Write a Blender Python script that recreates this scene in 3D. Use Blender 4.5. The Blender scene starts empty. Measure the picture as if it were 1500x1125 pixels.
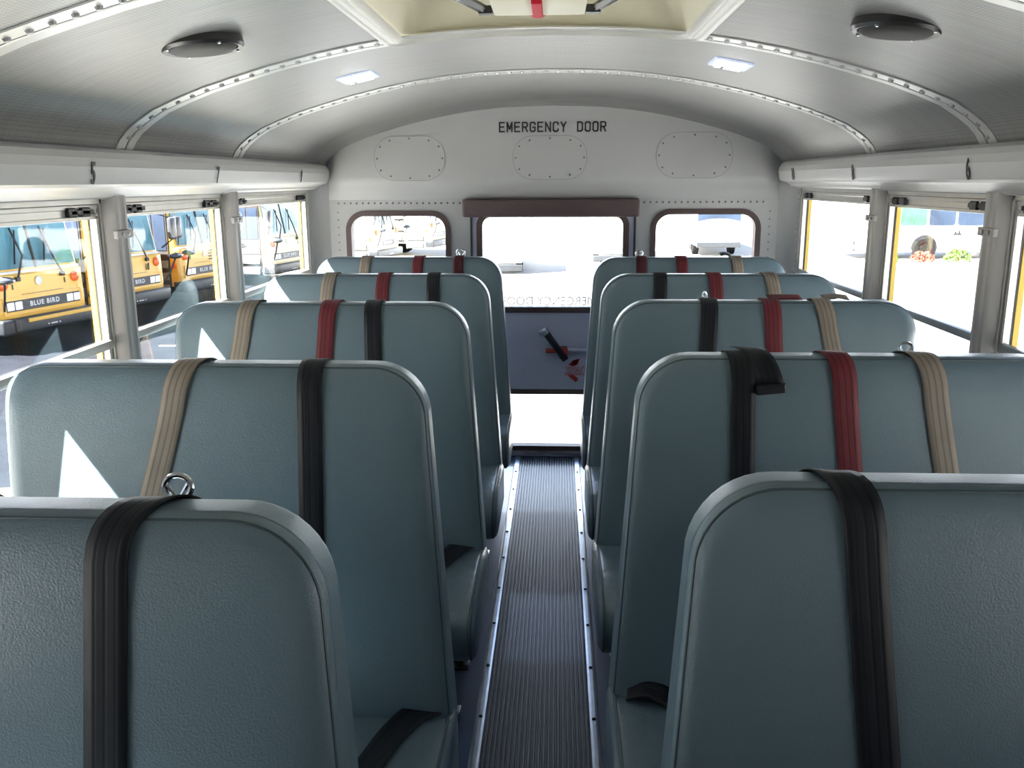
import bpy, bmesh, math, random
from mathutils import Vector, Matrix
random.seed(7)
C = bpy.context.scene.collection
R = math.radians

# ------------------------------------------------------------------ materials
def mat(name, col, rough=.5, metal=0.0, var=.06, vscale=8.0, bump=0.0, bscale=60.0, spec=.5, emit=None, estr=0.0, coat=0.0, detail=4.0):
    m = bpy.data.materials.new(name); m.use_nodes = True
    nt = m.node_tree; N = nt.nodes; L = nt.links
    p = N['Principled BSDF']
    tc = N.new('ShaderNodeTexCoord')
    nz = N.new('ShaderNodeTexNoise'); nz.inputs['Scale'].default_value = vscale; nz.inputs['Detail'].default_value = detail
    L.new(tc.outputs['Object'], nz.inputs['Vector'])
    cr = N.new('ShaderNodeValToRGB')
    a, b = 1 - var, 1 + var
    cr.color_ramp.elements[0].position = .3; cr.color_ramp.elements[1].position = .7
    cr.color_ramp.elements[0].color = (col[0]*a, col[1]*a, col[2]*a, 1)
    cr.color_ramp.elements[1].color = (min(1, col[0]*b), min(1, col[1]*b), min(1, col[2]*b), 1)
    L.new(nz.outputs['Fac'], cr.inputs['Fac']); L.new(cr.outputs['Color'], p.inputs['Base Color'])
    p.inputs['Roughness'].default_value = rough; p.inputs['Metallic'].default_value = metal
    p.inputs['Specular IOR Level'].default_value = spec
    p.inputs['Coat Weight'].default_value = coat
    if emit:
        p.inputs['Emission Color'].default_value = (*emit, 1); p.inputs['Emission Strength'].default_value = estr
    if bump:
        n2 = N.new('ShaderNodeTexNoise'); n2.inputs['Scale'].default_value = bscale; n2.inputs['Detail'].default_value = 3
        L.new(tc.outputs['Object'], n2.inputs['Vector'])
        bp = N.new('ShaderNodeBump'); bp.inputs['Strength'].default_value = bump; bp.inputs['Distance'].default_value = .004
        L.new(n2.outputs['Fac'], bp.inputs['Height']); L.new(bp.outputs['Normal'], p.inputs['Normal'])
    return m

def glass_mat(name, tint=(.97, .98, .98), gloss=.03):
    m = bpy.data.materials.new(name); m.use_nodes = True
    nt = m.node_tree; N = nt.nodes; L = nt.links
    N.remove(N['Principled BSDF'])
    out = N['Material Output']
    tr = N.new('ShaderNodeBsdfTransparent'); tr.inputs['Color'].default_value = (*tint, 1)
    gl = N.new('ShaderNodeBsdfGlossy'); gl.inputs['Roughness'].default_value = .02
    lw = N.new('ShaderNodeLayerWeight'); lw.inputs['Blend'].default_value = .25
    mm = N.new('ShaderNodeMath'); mm.operation = 'MULTIPLY'; mm.inputs[1].default_value = gloss * 5
    L.new(lw.outputs['Fresnel'], mm.inputs[0])
    mx = N.new('ShaderNodeMixShader')
    L.new(mm.outputs[0], mx.inputs['Fac']); L.new(tr.outputs[0], mx.inputs[1]); L.new(gl.outputs[0], mx.inputs[2])
    L.new(mx.outputs[0], out.inputs['Surface'])
    return m

def perforated_mat(name, col):
    m = mat(name, col, rough=.42, metal=.35, var=.05, vscale=3, spec=.5)
    nt = m.node_tree; N = nt.nodes; L = nt.links; p = N['Principled BSDF']
    tc = N.new('ShaderNodeTexCoord'); sp = N.new('ShaderNodeSeparateXYZ'); L.new(tc.outputs['Object'], sp.inputs[0])
    k = 2 * math.pi / .0075
    outs = []
    for ax in ('X', 'Y'):
        a = N.new('ShaderNodeMath'); a.operation = 'MULTIPLY'; a.inputs[1].default_value = k; L.new(sp.outputs[ax], a.inputs[0])
        s = N.new('ShaderNodeMath'); s.operation = 'SINE'; L.new(a.outputs[0], s.inputs[0]); outs.append(s)
    mu = N.new('ShaderNodeMath'); mu.operation = 'ADD'; L.new(outs[0].outputs[0], mu.inputs[0]); L.new(outs[1].outputs[0], mu.inputs[1])
    mr = N.new('ShaderNodeMapRange'); mr.inputs['From Min'].default_value = .9; mr.inputs['From Max'].default_value = 1.5
    mr.inputs['To Min'].default_value = 1.0; mr.inputs['To Max'].default_value = .62
    L.new(mu.outputs[0], mr.inputs['Value'])
    # brushed streaks across the bus
    mp = N.new('ShaderNodeMapping'); mp.inputs['Scale'].default_value = (6, 160, 6); L.new(tc.outputs['Object'], mp.inputs['Vector'])
    n2 = N.new('ShaderNodeTexNoise'); n2.inputs['Scale'].default_value = 1.0; n2.inputs['Detail'].default_value = 5; L.new(mp.outputs[0], n2.inputs['Vector'])
    m2 = N.new('ShaderNodeMapRange'); m2.inputs['From Min'].default_value = .3; m2.inputs['From Max'].default_value = .7
    m2.inputs['To Min'].default_value = .86; m2.inputs['To Max'].default_value = 1.1; L.new(n2.outputs['Fac'], m2.inputs['Value'])
    mm = N.new('ShaderNodeMath'); mm.operation = 'MULTIPLY'; L.new(mr.outputs[0], mm.inputs[0]); L.new(m2.outputs[0], mm.inputs[1])
    vm = N.new('ShaderNodeVectorMath'); vm.operation = 'SCALE'
    src = p.inputs['Base Color'].links[0].from_socket
    L.new(src, vm.inputs[0]); L.new(mm.outputs[0], vm.inputs['Scale']); L.new(vm.outputs[0], p.inputs['Base Color'])
    return m

def webbing_mat(name, col, worn=(1, 1, 1), wamt=0.0):
    """woven belt: long ribs across its width (object X) and a fine weave"""
    m = mat(name, col, rough=.5, var=.10, vscale=14, spec=.22)
    nt = m.node_tree; N = nt.nodes; L = nt.links; p = N['Principled BSDF']
    uv = N.new('ShaderNodeUVMap'); sp = N.new('ShaderNodeSeparateXYZ'); L.new(uv.outputs[0], sp.inputs[0])
    a = N.new('ShaderNodeMath'); a.operation = 'MULTIPLY'; a.inputs[1].default_value = 2 * math.pi * 4; L.new(sp.outputs['X'], a.inputs[0])
    s = N.new('ShaderNodeMath'); s.operation = 'COSINE'; L.new(a.outputs[0], s.inputs[0])
    mr = N.new('ShaderNodeMapRange'); mr.inputs['From Min'].default_value = .3; mr.inputs['From Max'].default_value = 1; mr.inputs['To Min'].default_value = 1.08; mr.inputs['To Max'].default_value = .68
    L.new(s.outputs[0], mr.inputs['Value'])
    vm = N.new('ShaderNodeVectorMath'); vm.operation = 'SCALE'
    src = p.inputs['Base Color'].links[0].from_socket
    L.new(src, vm.inputs[0]); L.new(mr.outputs[0], vm.inputs['Scale']); L.new(vm.outputs[0], p.inputs['Base Color'])
    bp = N.new('ShaderNodeBump'); bp.inputs['Strength'].default_value = .5; bp.inputs['Distance'].default_value = .001
    L.new(mr.outputs[0], bp.inputs['Height']); L.new(bp.outputs['Normal'], p.inputs['Normal'])
    return m

M = {}
VIN = (.130, .188, .218)
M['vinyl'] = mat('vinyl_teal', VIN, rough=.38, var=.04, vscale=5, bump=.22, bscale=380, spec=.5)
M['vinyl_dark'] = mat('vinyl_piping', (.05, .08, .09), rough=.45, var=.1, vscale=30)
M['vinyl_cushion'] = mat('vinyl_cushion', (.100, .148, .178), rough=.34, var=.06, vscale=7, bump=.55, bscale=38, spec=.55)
M['black_web'] = webbing_mat('belt_black', (.013, .014, .017))
M['red_web'] = webbing_mat('belt_red', (.145, .024, .030))
M['maroon_web'] = webbing_mat('belt_maroon', (.075, .018, .022))
M['tan_web'] = webbing_mat('belt_tan', (.245, .205, .160))
M['chrome'] = mat('chrome', (.75, .76, .78), rough=.12, metal=1.0, var=.03)
M['alu'] = mat('aluminium', (.66, .64, .60), rough=.34, metal=.6, var=.06, vscale=14)
M['alu_strip'] = mat('aisle_strip_metal', (.50, .54, .60), rough=.30, metal=.85, var=.12, vscale=20)
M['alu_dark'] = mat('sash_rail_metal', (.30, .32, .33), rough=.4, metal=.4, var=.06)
M['black'] = mat('black_plastic', (.012, .012, .014), rough=.4, var=.2)
M['black_metal'] = mat('black_painted_steel', (.015, .015, .017), rough=.25, var=.2)
M['post'] = mat('post_paint', (.30, .285, .27), rough=.42, var=.04, vscale=6)
M['wall'] = mat('wall_paint', (.36, .36, .355), rough=.45, var=.03, vscale=4)
M['cover'] = mat('cover_paint', (.44, .435, .425), rough=.40, var=.03, vscale=5, bump=.12, bscale=220)
M['ceil'] = perforated_mat('ceiling_perforated', (.262, .262, .255))
M['rib'] = mat('rib_metal', (.66, .66, .64), rough=.34, metal=.55, var=.05)
M['rivet'] = mat('rivet_metal', (.40, .40, .40), rough=.35, metal=.7, var=.05)
M['seam_line'] = mat('dark_seam', (.06, .06, .06), rough=.7)
M['faint_line'] = mat('faint_seam', (.17, .17, .165), rough=.7)
M['screw'] = mat('screw_head', (.14, .14, .14), rough=.4, metal=.3)
M['floor'] = mat('floor_rubber_blue', (.045, .068, .135), rough=.33, coat=.35, var=.10, vscale=7, bump=.05, bscale=30)
M['runner'] = mat('runner_rubber', (.034, .038, .050), rough=.46, coat=.15, var=.15, vscale=9)
M['gasket'] = mat('gasket_rubber', (.056, .032, .030), rough=.55, var=.1)
M['gasket_black'] = mat('gasket_black', (.025, .024, .026), rough=.6, var=.1)
M['pad'] = mat('pad_vinyl_brown', (.060, .036, .038), rough=.5, var=.08, bump=.2, bscale=150)
M['yellow'] = mat('bus_yellow', (.86, .50, .075), rough=.35, var=.04, vscale=1.2, coat=.3)
M['yellow_in'] = mat('yellow_jamb', (.72, .50, .06), rough=.45, var=.05)
M['yellow_overexposed'] = mat('bus_yellow_overexposed', (.93, .80, .48), rough=.35, var=.03, vscale=1.2)  # bus yellow with sun overexposure put into the colour
M['glass'] = glass_mat('window_glass')
M['door_paint'] = mat('door_paint', (.42, .42, .53), rough=.42, var=.04)
M['ink'] = mat('black_lettering', (.02, .02, .02), rough=.6)
M['red'] = mat('red_paint', (.42, .03, .02), rough=.5)
M['redclear'] = mat('hatch_red_plastic', (.38, .008, .025), rough=.6, spec=.2)
M['pink'] = mat('hatch_pink_sticker', (.55, .10, .16), rough=.6)
M['cream'] = mat('hatch_cream_plastic', (.66, .63, .50), rough=.45, var=.03)
M['hatch_frame'] = mat('hatch_frame', (.66, .65, .60), rough=.35, metal=.2, var=.03)
M['speaker'] = mat('speaker_mesh', (.020, .019, .018), rough=.7, var=.2, vscale=300)
M['speaker_rim'] = mat('speaker_rim', (.012, .012, .012), rough=.35)
M['led'] = mat('dome_lens', (.9, .93, 1), rough=.3, emit=(.80, .86, 1), estr=9.0)
M['lens_edge'] = mat('lens_edge', (.55, .60, .72), rough=.2, emit=(.6, .7, 1), estr=.5)
M['asphalt'] = mat('asphalt', (.020, .022, .028), rough=1.0, spec=.03, var=.25, vscale=1.5, bump=.3, bscale=60)  # asphalt made extra dark in place of a missing bus shadow
M['concrete'] = mat('concrete_yard', (.34, .335, .32), rough=.85, var=.06, vscale=.6)
M['concrete_bounce'] = mat('concrete_bounce', (.62, .61, .59), rough=.9, var=.05, vscale=.6)  # ground colour raised to bounce more light into the bus
M['stripe'] = mat('parking_paint', (.7, .68, .5), rough=.8)
M['bumper'] = mat('bumper_dark', (.030, .033, .038), rough=.4, var=.15)
M['headlight'] = mat('headlight', (.85, .88, .9), rough=.1, var=.04, emit=(.9, .95, 1), estr=.35)
M['orange'] = mat('orange_lens', (.75, .13, .03), rough=.2, emit=(1, .15, .02), estr=.12)
M['busglass'] = mat('bus_windshield', (.10, .26, .32), rough=.12, var=.35, vscale=.9, spec=.8)
M['busglass_overexposed'] = mat('bus_window_overexposed', (.40, .58, .60), rough=.15, var=.3, vscale=1.1, spec=.8)  # bus glass lightened in colour to look blown out by sun
M['busglass_dark'] = mat('bus_window_dark', (.030, .045, .075), rough=.3, var=.3, vscale=.8, spec=.3)
M['busglass_green'] = mat('bus_window_green', (.06, .13, .095), rough=.3, var=.45, vscale=.9, spec=.3)
M['mirror'] = mat('mirror_housing', (.07, .075, .085), rough=.2, var=.1, spec=.7)
M['white_paint'] = mat('white_bus_paint', (.80, .80, .80), rough=.35, var=.02)
M['steps'] = mat('step_grey', (.20, .21, .21), rough=.6, var=.1)
M['dark_in'] = mat('dark_interior', (.035, .028, .025), rough=.8, var=.2)
M['tire'] = mat('tyre_rubber', (.014, .013, .013), rough=.95, spec=.05)
M['leaf'] = mat('bush_leaves', (.16, .28, .05), rough=.6, var=.4, vscale=6)
M['leaf_red'] = mat('red_shrub_leaves', (.34, .10, .06), rough=.6, var=.4, vscale=6)
M['leaf_dark'] = mat('tree_leaves', (.05, .12, .03), rough=.6, var=.4, vscale=2)
M['bark'] = mat('bark', (.09, .06, .04), rough=.9, var=.3)
M['white_text'] = mat('white_lettering', (.8, .8, .8), rough=.6)
M['grey_text'] = mat('grey_lettering', (.55, .55, .55), rough=.6)

# ------------------------------------------------------------------ object helpers
def link(o, parent=None):
    C.objects.link(o)
    if parent: o.parent = parent
    return o
def obj(name, bm, m, parent=None, smooth=False, sharp=40):
    me = bpy.data.meshes.new(name)
    bmesh.ops.recalc_face_normals(bm, faces=bm.faces[:])
    bm.to_mesh(me); bm.free()
    me.materials.append(m if not isinstance(m, str) else M[m])
    if smooth:
        me.polygons.foreach_set('use_smooth', [True] * len(me.polygons))
        try: me.set_sharp_from_angle(angle=R(sharp))
        except Exception: pass
    return link(bpy.data.objects.new(name, me), parent)
def tag(o, label=None, cat=None, group=None, kind=None):
    if label: o['label'] = label
    if cat: o['category'] = cat
    if group: o['group'] = group
    if kind: o['kind'] = kind
    return o
def empty(name, loc=(0, 0, 0), rz=0):
    o = bpy.data.objects.new(name, None); o.empty_display_size = .1
    o.location = loc; o.rotation_euler = (0, 0, rz)
    return link(o)
def struct(o, label=None):
    o['kind'] = 'structure'
    if label: o['label'] = label
    return o
def copy_tree(o, parent=None):
    c = o.copy(); C.objects.link(c); c.parent = parent
    for ch in list(o.children): copy_tree(ch, c)
    return c

def BM(): return bmesh.new()
def box(bm, x0, x1, y0, y1, z0, z1, bev=0.0, seg=2, mtx=None):
    vs = [bm.verts.new((x, y, z)) for x in (x0, x1) for y in (y0, y1) for z in (z0, z1)]
    fs = [bm.faces.new([vs[i] for i in f]) for f in ((0,1,3,2),(4,6,7,5),(0,4,5,1),(2,3,7,6),(0,2,6,4),(1,5,7,3))]
    geo = vs
    if bev:
        es = list({e for f in fs for e in f.edges})
        r = bmesh.ops.bevel(bm, geom=es, offset=bev, segments=seg, profile=.5, affect='EDGES')
        geo = list({v for v in r['verts']} | {v for v in vs if v.is_valid})
    if mtx: bmesh.ops.transform(bm, matrix=mtx, verts=geo)
    return geo
def tube(bm, pts, r, seg=8, closed=False, cap=True):
    pts = [Vector(p) for p in pts]; n = len(pts); rings = []
    prev = None
    for i, p in enumerate(pts):
        if closed: t = pts[(i+1) % n] - pts[i-1]
        else: t = pts[min(i+1, n-1)] - pts[max(i-1, 0)]
        t.normalize()
        if prev is None:
            a = Vector((0, 0, 1)) if abs(t.z) < .9 else Vector((1, 0, 0))
            u = t.cross(a).normalized()
        else:
            u = (prev - t * prev.dot(t)).normalized()
        prev = u; v = t.cross(u)
        rr = r[i] if isinstance(r, (list, tuple)) else r
        rings.append([bm.verts.new(p + (u*math.cos(2*math.pi*k/seg) + v*math.sin(2*math.pi*k/seg)) * rr) for k in range(seg)])
    for i in range(n if closed else n-1):
        A, B = rings[i], rings[(i+1) % n]
        for k in range(seg): bm.faces.new((A[k], A[(k+1) % seg], B[(k+1) % seg], B[k]))
    if cap and not closed:
        bm.faces.new(rings[0][::-1]); bm.faces.new(rings[-1])
def lathe(bm, prof, seg=32, mtx=Matrix()):
    """prof: list of (r, h) turned round local Z"""
    rings = []
    for r, h in prof:
        rings.append([bm.verts.new(mtx @ Vector((r*math.cos(2*math.pi*k/seg), r*math.sin(2*math.pi*k/seg), h))) for k in range(seg)] if r > 1e-6 else [bm.verts.new(mtx @ Vector((0, 0, h)))])
    for A, B in zip(rings, rings[1:]):
        for k in range(seg):
            a = [A[k % len(A)]] + ([A[(k+1) % seg]] if len(A) > 1 else [])
            b = ([B[(k+1) % seg]] if len(B) > 1 else []) + [B[k % len(B)]]
            if len(a) + len(b) > 2: bm.faces.new(a + b)
def dome(bm, c, r, n, h=.5, seg=8):
    """small rivet / screw head at c pointing along n"""
    q = Vector(n).normalized().to_track_quat('Z', 'Y').to_matrix().to_4x4()
    mtx = Matrix.Translation(c) @ q
    lathe(bm, [(r, -r*.2), (r, .05*r), (r*.75, h*r*.8), (0, h*r)], seg, mtx)
def rrect(x0, x1, z0, z1, r, n=8, rb=None):
    """rounded rectangle, counter-clockwise, r top radius, rb bottom radius"""
    rb = r if rb is None else rb
    out = []
    for cx, cz, rr, a0 in ((x1-rb, z0+rb, rb, -90), (x1-r, z1-r, r, 0), (x0+r, z1-r, r, 90), (x0+rb, z0+rb, rb, 180)):
        for k in range(n+1):
            a = R(a0 + 90*k/n); out.append((cx + rr*math.cos(a), cz + rr*math.sin(a)))
    return out
def prism(bm, poly, f0, f1):
    """polygon -> solid; f0 / f1 map a 2D point to 3D for the two caps"""
    A = [bm.verts.new(f0(*p)) for p in poly]; B = [bm.verts.new(f1(*p)) for p in poly]
    bm.faces.new(A[::-1]); bm.faces.new(B); n = len(poly)
    for i in range(n): bm.faces.new((A[i], A[(i+1) % n], B[(i+1) % n], B[i]))
def ring_frame(bm, outer, inner, f0, f1):
    """frame between two loops of equal length"""
    n = len(outer)
    o0 = [bm.verts.new(f0(*p)) for p in outer]; o1 = [bm.verts.new(f1(*p)) for p in outer]
    i0 = [bm.verts.new(f0(*p)) for p in inner]; i1 = [bm.verts.new(f1(*p)) for p in inner]
    for k in range(n):
        j = (k+1) % n
        bm.faces.new((o0[k], o0[j], i0[j], i0[k])); bm.faces.new((o1[k], i1[k], i1[j], o1[j]))
        bm.faces.new((o0[k], o1[k], o1[j], o0[j])); bm.faces.new((i0[k], i0[j], i1[j], i1[k]))
def plate(name, outer, holes, f, thick, m, parent=None, axis=(0, 1, 0)):
    """flat sheet with holes: filled 2D curve turned into a mesh, then mapped by f(x, y, depth)"""
    cu = bpy.data.curves.new('sheet', 'CURVE'); cu.dimensions = '2D'; cu.fill_mode = 'BOTH'; cu.extrude = .5
    for loop in [outer] + holes:
        s = cu.splines.new('POLY'); s.points.add(len(loop)-1); s.use_cyclic_u = True
        for i, (x, y) in enumerate(loop): s.points[i].co = (x, y, 0, 1)
    t = bpy.data.objects.new('sheet', cu); C.objects.link(t)
    dg = bpy.context.evaluated_depsgraph_get()
    me = bpy.data.meshes.new_from_object(t.evaluated_get(dg))
    bpy.data.objects.remove(t); bpy.data.curves.remove(cu)
    for v in me.vertices: v.co = f(v.co.x, v.co.y, (v.co.z + .5) * thick)
    me.name = name; me.materials.clear(); me.materials.append(M[m])
    o = bpy.data.objects.new(name, me)
    return link(o, parent)
def text_obj(name, s, size, m, parent=None, sx=1.0, bold=0.0, extrude=.0008, mtx=Matrix(), space=1.0):
    cu = bpy.data.curves.new('lettering', 'FONT'); cu.body = s; cu.size = size; cu.align_x = 'CENTER'; cu.align_y = 'CENTER'
    cu.offset = bold; cu.extrude = extrude; cu.space_character = space
    t = bpy.data.objects.new('lettering', cu); C.objects.link(t)
    dg = bpy.context.evaluated_depsgraph_get()
    me = bpy.data.meshes.new_from_object(t.evaluated_get(dg))
    bpy.data.objects.remove(t); bpy.data.curves.remove(cu)
    me.transform(mtx @ Matrix.Diagonal((sx, 1, 1, 1)))
    me.name = name; me.materials.clear(); me.materials.append(M[m])
    return link(bpy.data.objects.new(name, me), parent)

GLYPH = {'E': [[(1, 1), (0, 1), (0, 0), (1, 0)], [(0, .52), (.85, .52)]], 'M': [[(0, 0), (0, 1), (.5, .3), (1, 1), (1, 0)]],
 'R': [[(0, 0), (0, 1), (.75, 1), (1, .88), (1, .62), (.75, .48), (0, .48)], [(.55, .48), (1, 0)]], 'N': [[(0, 0), (0, 1), (1, 0), (1, 1)]],
 'G': [[(1, .78), (1, .88), (.78, 1), (.22, 1), (0, .86), (0, .14), (.22, 0), (.78, 0), (1, .14), (1, .46), (.58, .46)]],
 'C': [[(1, .76), (1, .88), (.78, 1), (.22, 1), (0, .86), (0, .14), (.22, 0), (.78, 0), (1, .12), (1, .24)]],
 'Y': [[(0, 1), (.5, .5), (1, 1)], [(.5, .5), (.5, 0)]], 'D': [[(0, 0), (0, 1), (.7, 1), (1, .84), (1, .16), (.7, 0), (0, 0)]],
 'O': [[(.22, 1), (0, .86), (0, .14), (.22, 0), (.78, 0), (1, .14), (1, .86), (.78, 1), (.22, 1)]]}
def stroke_text(name, s, h, w, adv, gap, t, m, parent, mtx):
    """condensed block capitals drawn with strokes of width t, centred"""
    tot = sum(gap if c == ' ' else adv for c in s) - (adv - w)
    bm = bmesh.new(); x = -tot / 2
    for c in s:
        if c == ' ': x += gap; continue
        for line in GLYPH[c]:
            P = [Vector((x + t/2 + a*(w - t), -h/2 + t/2 + b*(h - t), 0)) for a, b in line]
            for a, b in zip(P, P[1:]):
                d = (b - a).normalized() * t * .5; q = Vector((-d.y, d.x, 0))
                lo = [bm.verts.new(mtx @ v) for v in (a - d*.96 - q, b + d*.96 - q, b + d*.96 + q, a - d*.96 + q)]
                hi = [bm.verts.new(mtx @ (v + Vector((0, 0, .0006)))) for v in (a - d*.96 - q, b + d*.96 - q, b + d*.96 + q, a - d*.96 + q)]
                bm.faces.new(hi); bm.faces.new(lo[::-1])
                for i in range(4): bm.faces.new((lo[i], lo[(i+1) % 4], hi[(i+1) % 4], hi[i]))
        x += adv
    return obj(name, bm, m, parent)
# ------------------------------------------------------------------ camera
CAM = Vector((.032, 0, 1.376))
cam = bpy.data.cameras.new('camera'); cam.sensor_fit = 'HORIZONTAL'; cam.sensor_width = 36; cam.lens = 1290 / 1500 * 36
cam.clip_start = .02; cam.clip_end = 500
co = link(bpy.data.objects.new('camera', cam))
co.matrix_world = Matrix.Translation(CAM) @ Matrix.Rotation(R(2.964), 4, 'Z') @ Matrix.Rotation(R(90 - 13.01), 4, 'X') @ Matrix.Rotation(R(-.3), 4, 'Z')
bpy.context.scene.camera = co

# ------------------------------------------------------------------ the bus shell
YF, YR = -2.6, 4.314            # front end and rear wall
ZG = -2.1                       # yard level
PROF = [(0, 1.748), (.12, 1.746), (.24, 1.741), (.36, 1.729), (.47, 1.713), (.58, 1.692), (.70, 1.664), (.80, 1.636), (.88, 1.612), (.95, 1.586), (1.01, 1.561), (1.055, 1.533), (1.088, 1.508), (1.108, 1.486), (1.122, 1.462)]
FULL = [(-x, z) for x, z in PROF[:0:-1]] + PROF
def ceil_z(x):
    x = abs(x)
    for (a, za), (b, zb) in zip(PROF, PROF[1:]):
        if a <= x <= b: return za + (zb-za)*(x-a)/(b-a)
    return PROF[-1][1]
def ceil_n(x):
    d = (ceil_z(x+.02) - ceil_z(x-.02)) / .04
    return Vector((d, 0, -1)).normalized()     # pointing into the room

HX0, HX1, HY0, HY1 = -.375, .36, 1.10, 2.36     # roof hatch opening
bm = BM()
xs = sorted(set([x for x, z in FULL] + [HX0, HX1]))
ys = [YF, -1.8, -1, -.2, .5, HY0, 1.5, 2.0, HY1, 2.8, 3.2, 3.6, 3.9, 4.08, 4.14, 4.19, 4.23, 4.26, 4.32]
drop = {4.14: .003, 4.19: .010, 4.23: .022, 4.26: .035, 4.32: .05}
grid = []
for y in ys:
    d = drop.get(y, 0)
    grid.append([bm.verts.new((x * (1 - d*.4), y, ceil_z(x) - d)) for x in xs])
for j in range(len(ys)-1):
    for i in range(len(xs)-1):
        if xs[i] >= HX0-1e-6 and xs[i+1] <= HX1+1e-6 and ys[j] >= HY0-1e-6 and ys[j+1] <= HY1+1e-6: continue
        bm.faces.new((grid[j][i], grid[j][i+1], grid[j+1][i+1], grid[j+1][i]))
struct(obj('ceiling', bm, 'ceil', smooth=True), 'arched perforated metal ceiling')

# ceiling ribs with rivet rows
def rib(n, y):
    root = None
    bm = BM(); w = .046
    pts = [(x, z) for x, z in FULL if abs(x) < 1.125]
    def loop(yy, off): return [bm.verts.new(Vector((x, yy, z)) + ceil_n(x) * off) for x, z in pts]
    L = [loop(y-w, .0005), loop(y-w, .004), loop(y-.006, .0055), loop(y-.004, .002), loop(y+.004, .002), loop(y+.006, .0055), loop(y+w, .004), loop(y+w, .0005)]
    for A, B in zip(L, L[1:]):
        for i in range(len(pts)-1): bm.faces.new((A[i], A[i+1], B[i+1], B[i]))
    r = struct(obj('trim_%d' % n, bm, 'rib', smooth=True), 'riveted metal rib across the arched ceiling')
    bm = BM()
    for i in range(len(pts)-1):      # dark seam beside the rivets
        a, b = pts[i], pts[i+1]
        va = [Vector((p[0], y + dy, p[1])) + ceil_n(p[0]) * .0042 for p in (a, b) for dy in (-.003, .003)]
        q = [bm.verts.new(v) for v in va]; bm.faces.new((q[0], q[2], q[3], q[1]))
    obj('seam', bm, 'seam_line', r)
    bm = BM(); s = 0.0; step = .042; acc = 0
    for (xa, za), (xb, zb) in zip(pts, pts[1:]):
        l = math.hypot(xb-xa, zb-za)
        while acc <= l:
            t = acc / l; x = xa + (xb-xa)*t; z = za + (zb-za)*t
            if not (HX0 - .04 < x < HX1 + .04 and abs(y - HY1) < .08):
                dome(bm, Vector((x, y - .018, z)) + ceil_n(x) * .005, .0075, ceil_n(x), .9)
            acc += step
        acc -= l
    obj('rivet_row', bm, 'rivet', r, smooth=True)
    return r
for i, y in enumerate((1.515, 2.365, 3.215)): rib(i + 1, y)

# side walls: lower panel and header above the windows
ZS, ZH = .60, 1.335             # window opening bottom / top
for s, nm in ((-1, 'wall_left'), (1, 'wall_right')):
    bm = BM()
    box(bm, *sorted((s*1.15, s*1.198)), YF, YR + .05, -.05, ZS)
    box(bm, *sorted((s*1.135, s*1.198)), YF, YR + .05, ZH, 1.56)
    # closing slip between wall header and overhead cover
    box(bm, *sorted((s*1.1225, s*1.16)), YF, YR - .03, 1.4595, 1.478)
    box(bm, *sorted((s*1.15, s*1.198)), YF, .02, ZS, ZH)  # solid panel added in place of unseen windows, darkens the first seat row
    # rear corner of the side wall, rolled towards the rear wall
    poly = [(1.198, 4.215), (1.150, 4.215), (1.146, 4.25), (1.130, 4.285), (1.10, 4.305), (1.07, 4.316), (1.07, 4.364), (1.198, 4.364)]
    prism(bm, poly, lambda x, y: (s*x, y, ZS), lambda x, y: (s*x, y, ZH + .1))
    w = struct(obj(nm, bm, 'wall', smooth=True), 'painted side wall of the bus')
    bm = BM()
    z = .64
    while z < 1.33:
        dome(bm, (s*1.149, 4.232, z), .005, (-s, 0, 0), .8); z += .028
    obj('rivet_row', bm, 'rivet', w, smooth=True)
    # yellow outer skin round the window openings
    bm = BM()
    box(bm, *sorted((s*1.199, s*1.206)), YF, YR + .05, -.3, ZS - .01)
    box(bm, *sorted((s*1.199, s*1.206)), YF, YR + .05, ZH - .01, 1.6)
    obj('outer_skin', bm, 'yellow_in', w)

POSTS = [.62, 1.455, 2.315, 3.165]
tn = 4
for s in (-1, 1):
    for yp in POSTS:
        if yp < 0: continue
        bm = BM()
        poly = [(1.152, yp-.040), (1.128, yp-.038), (1.120, yp-.031), (1.1185, yp-.018), (1.1215, yp-.014), (1.1215, yp+.014), (1.1185, yp+.018), (1.120, yp+.031), (1.128, yp+.038), (1.152, yp+.040)]
        if yp < 2: poly = [(x, yp + (y - yp)*.5) for x, y in poly]  # unseen posts thinned so the sun patches land on the left seats
        prism(bm, poly, lambda x, y: (s*x, y, ZS - .05), lambda x, y: (s*x, y, 1.372))
        p = struct(obj('trim_%d' % tn, bm, 'post', smooth=True), 'grey window post'); tn += 1
        if yp > 2:
            bm = BM()
            box(bm, *sorted((s*1.112, s*1.126)), yp-.043, yp+.043, 1.232, 1.254, .003)
            obj('clip', bm, 'post', p)
            bm = BM()
            for dy in (-.02, .012): dome(bm, (s*1.112, yp+dy, 1.243), .006, (-s, 0, 0), .8)
            dome(bm, (s*1.118, yp, 1.362), .007, (-s, 0, 0), .8)
            obj('screw', bm, 'rivet', p, smooth=True)

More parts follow.
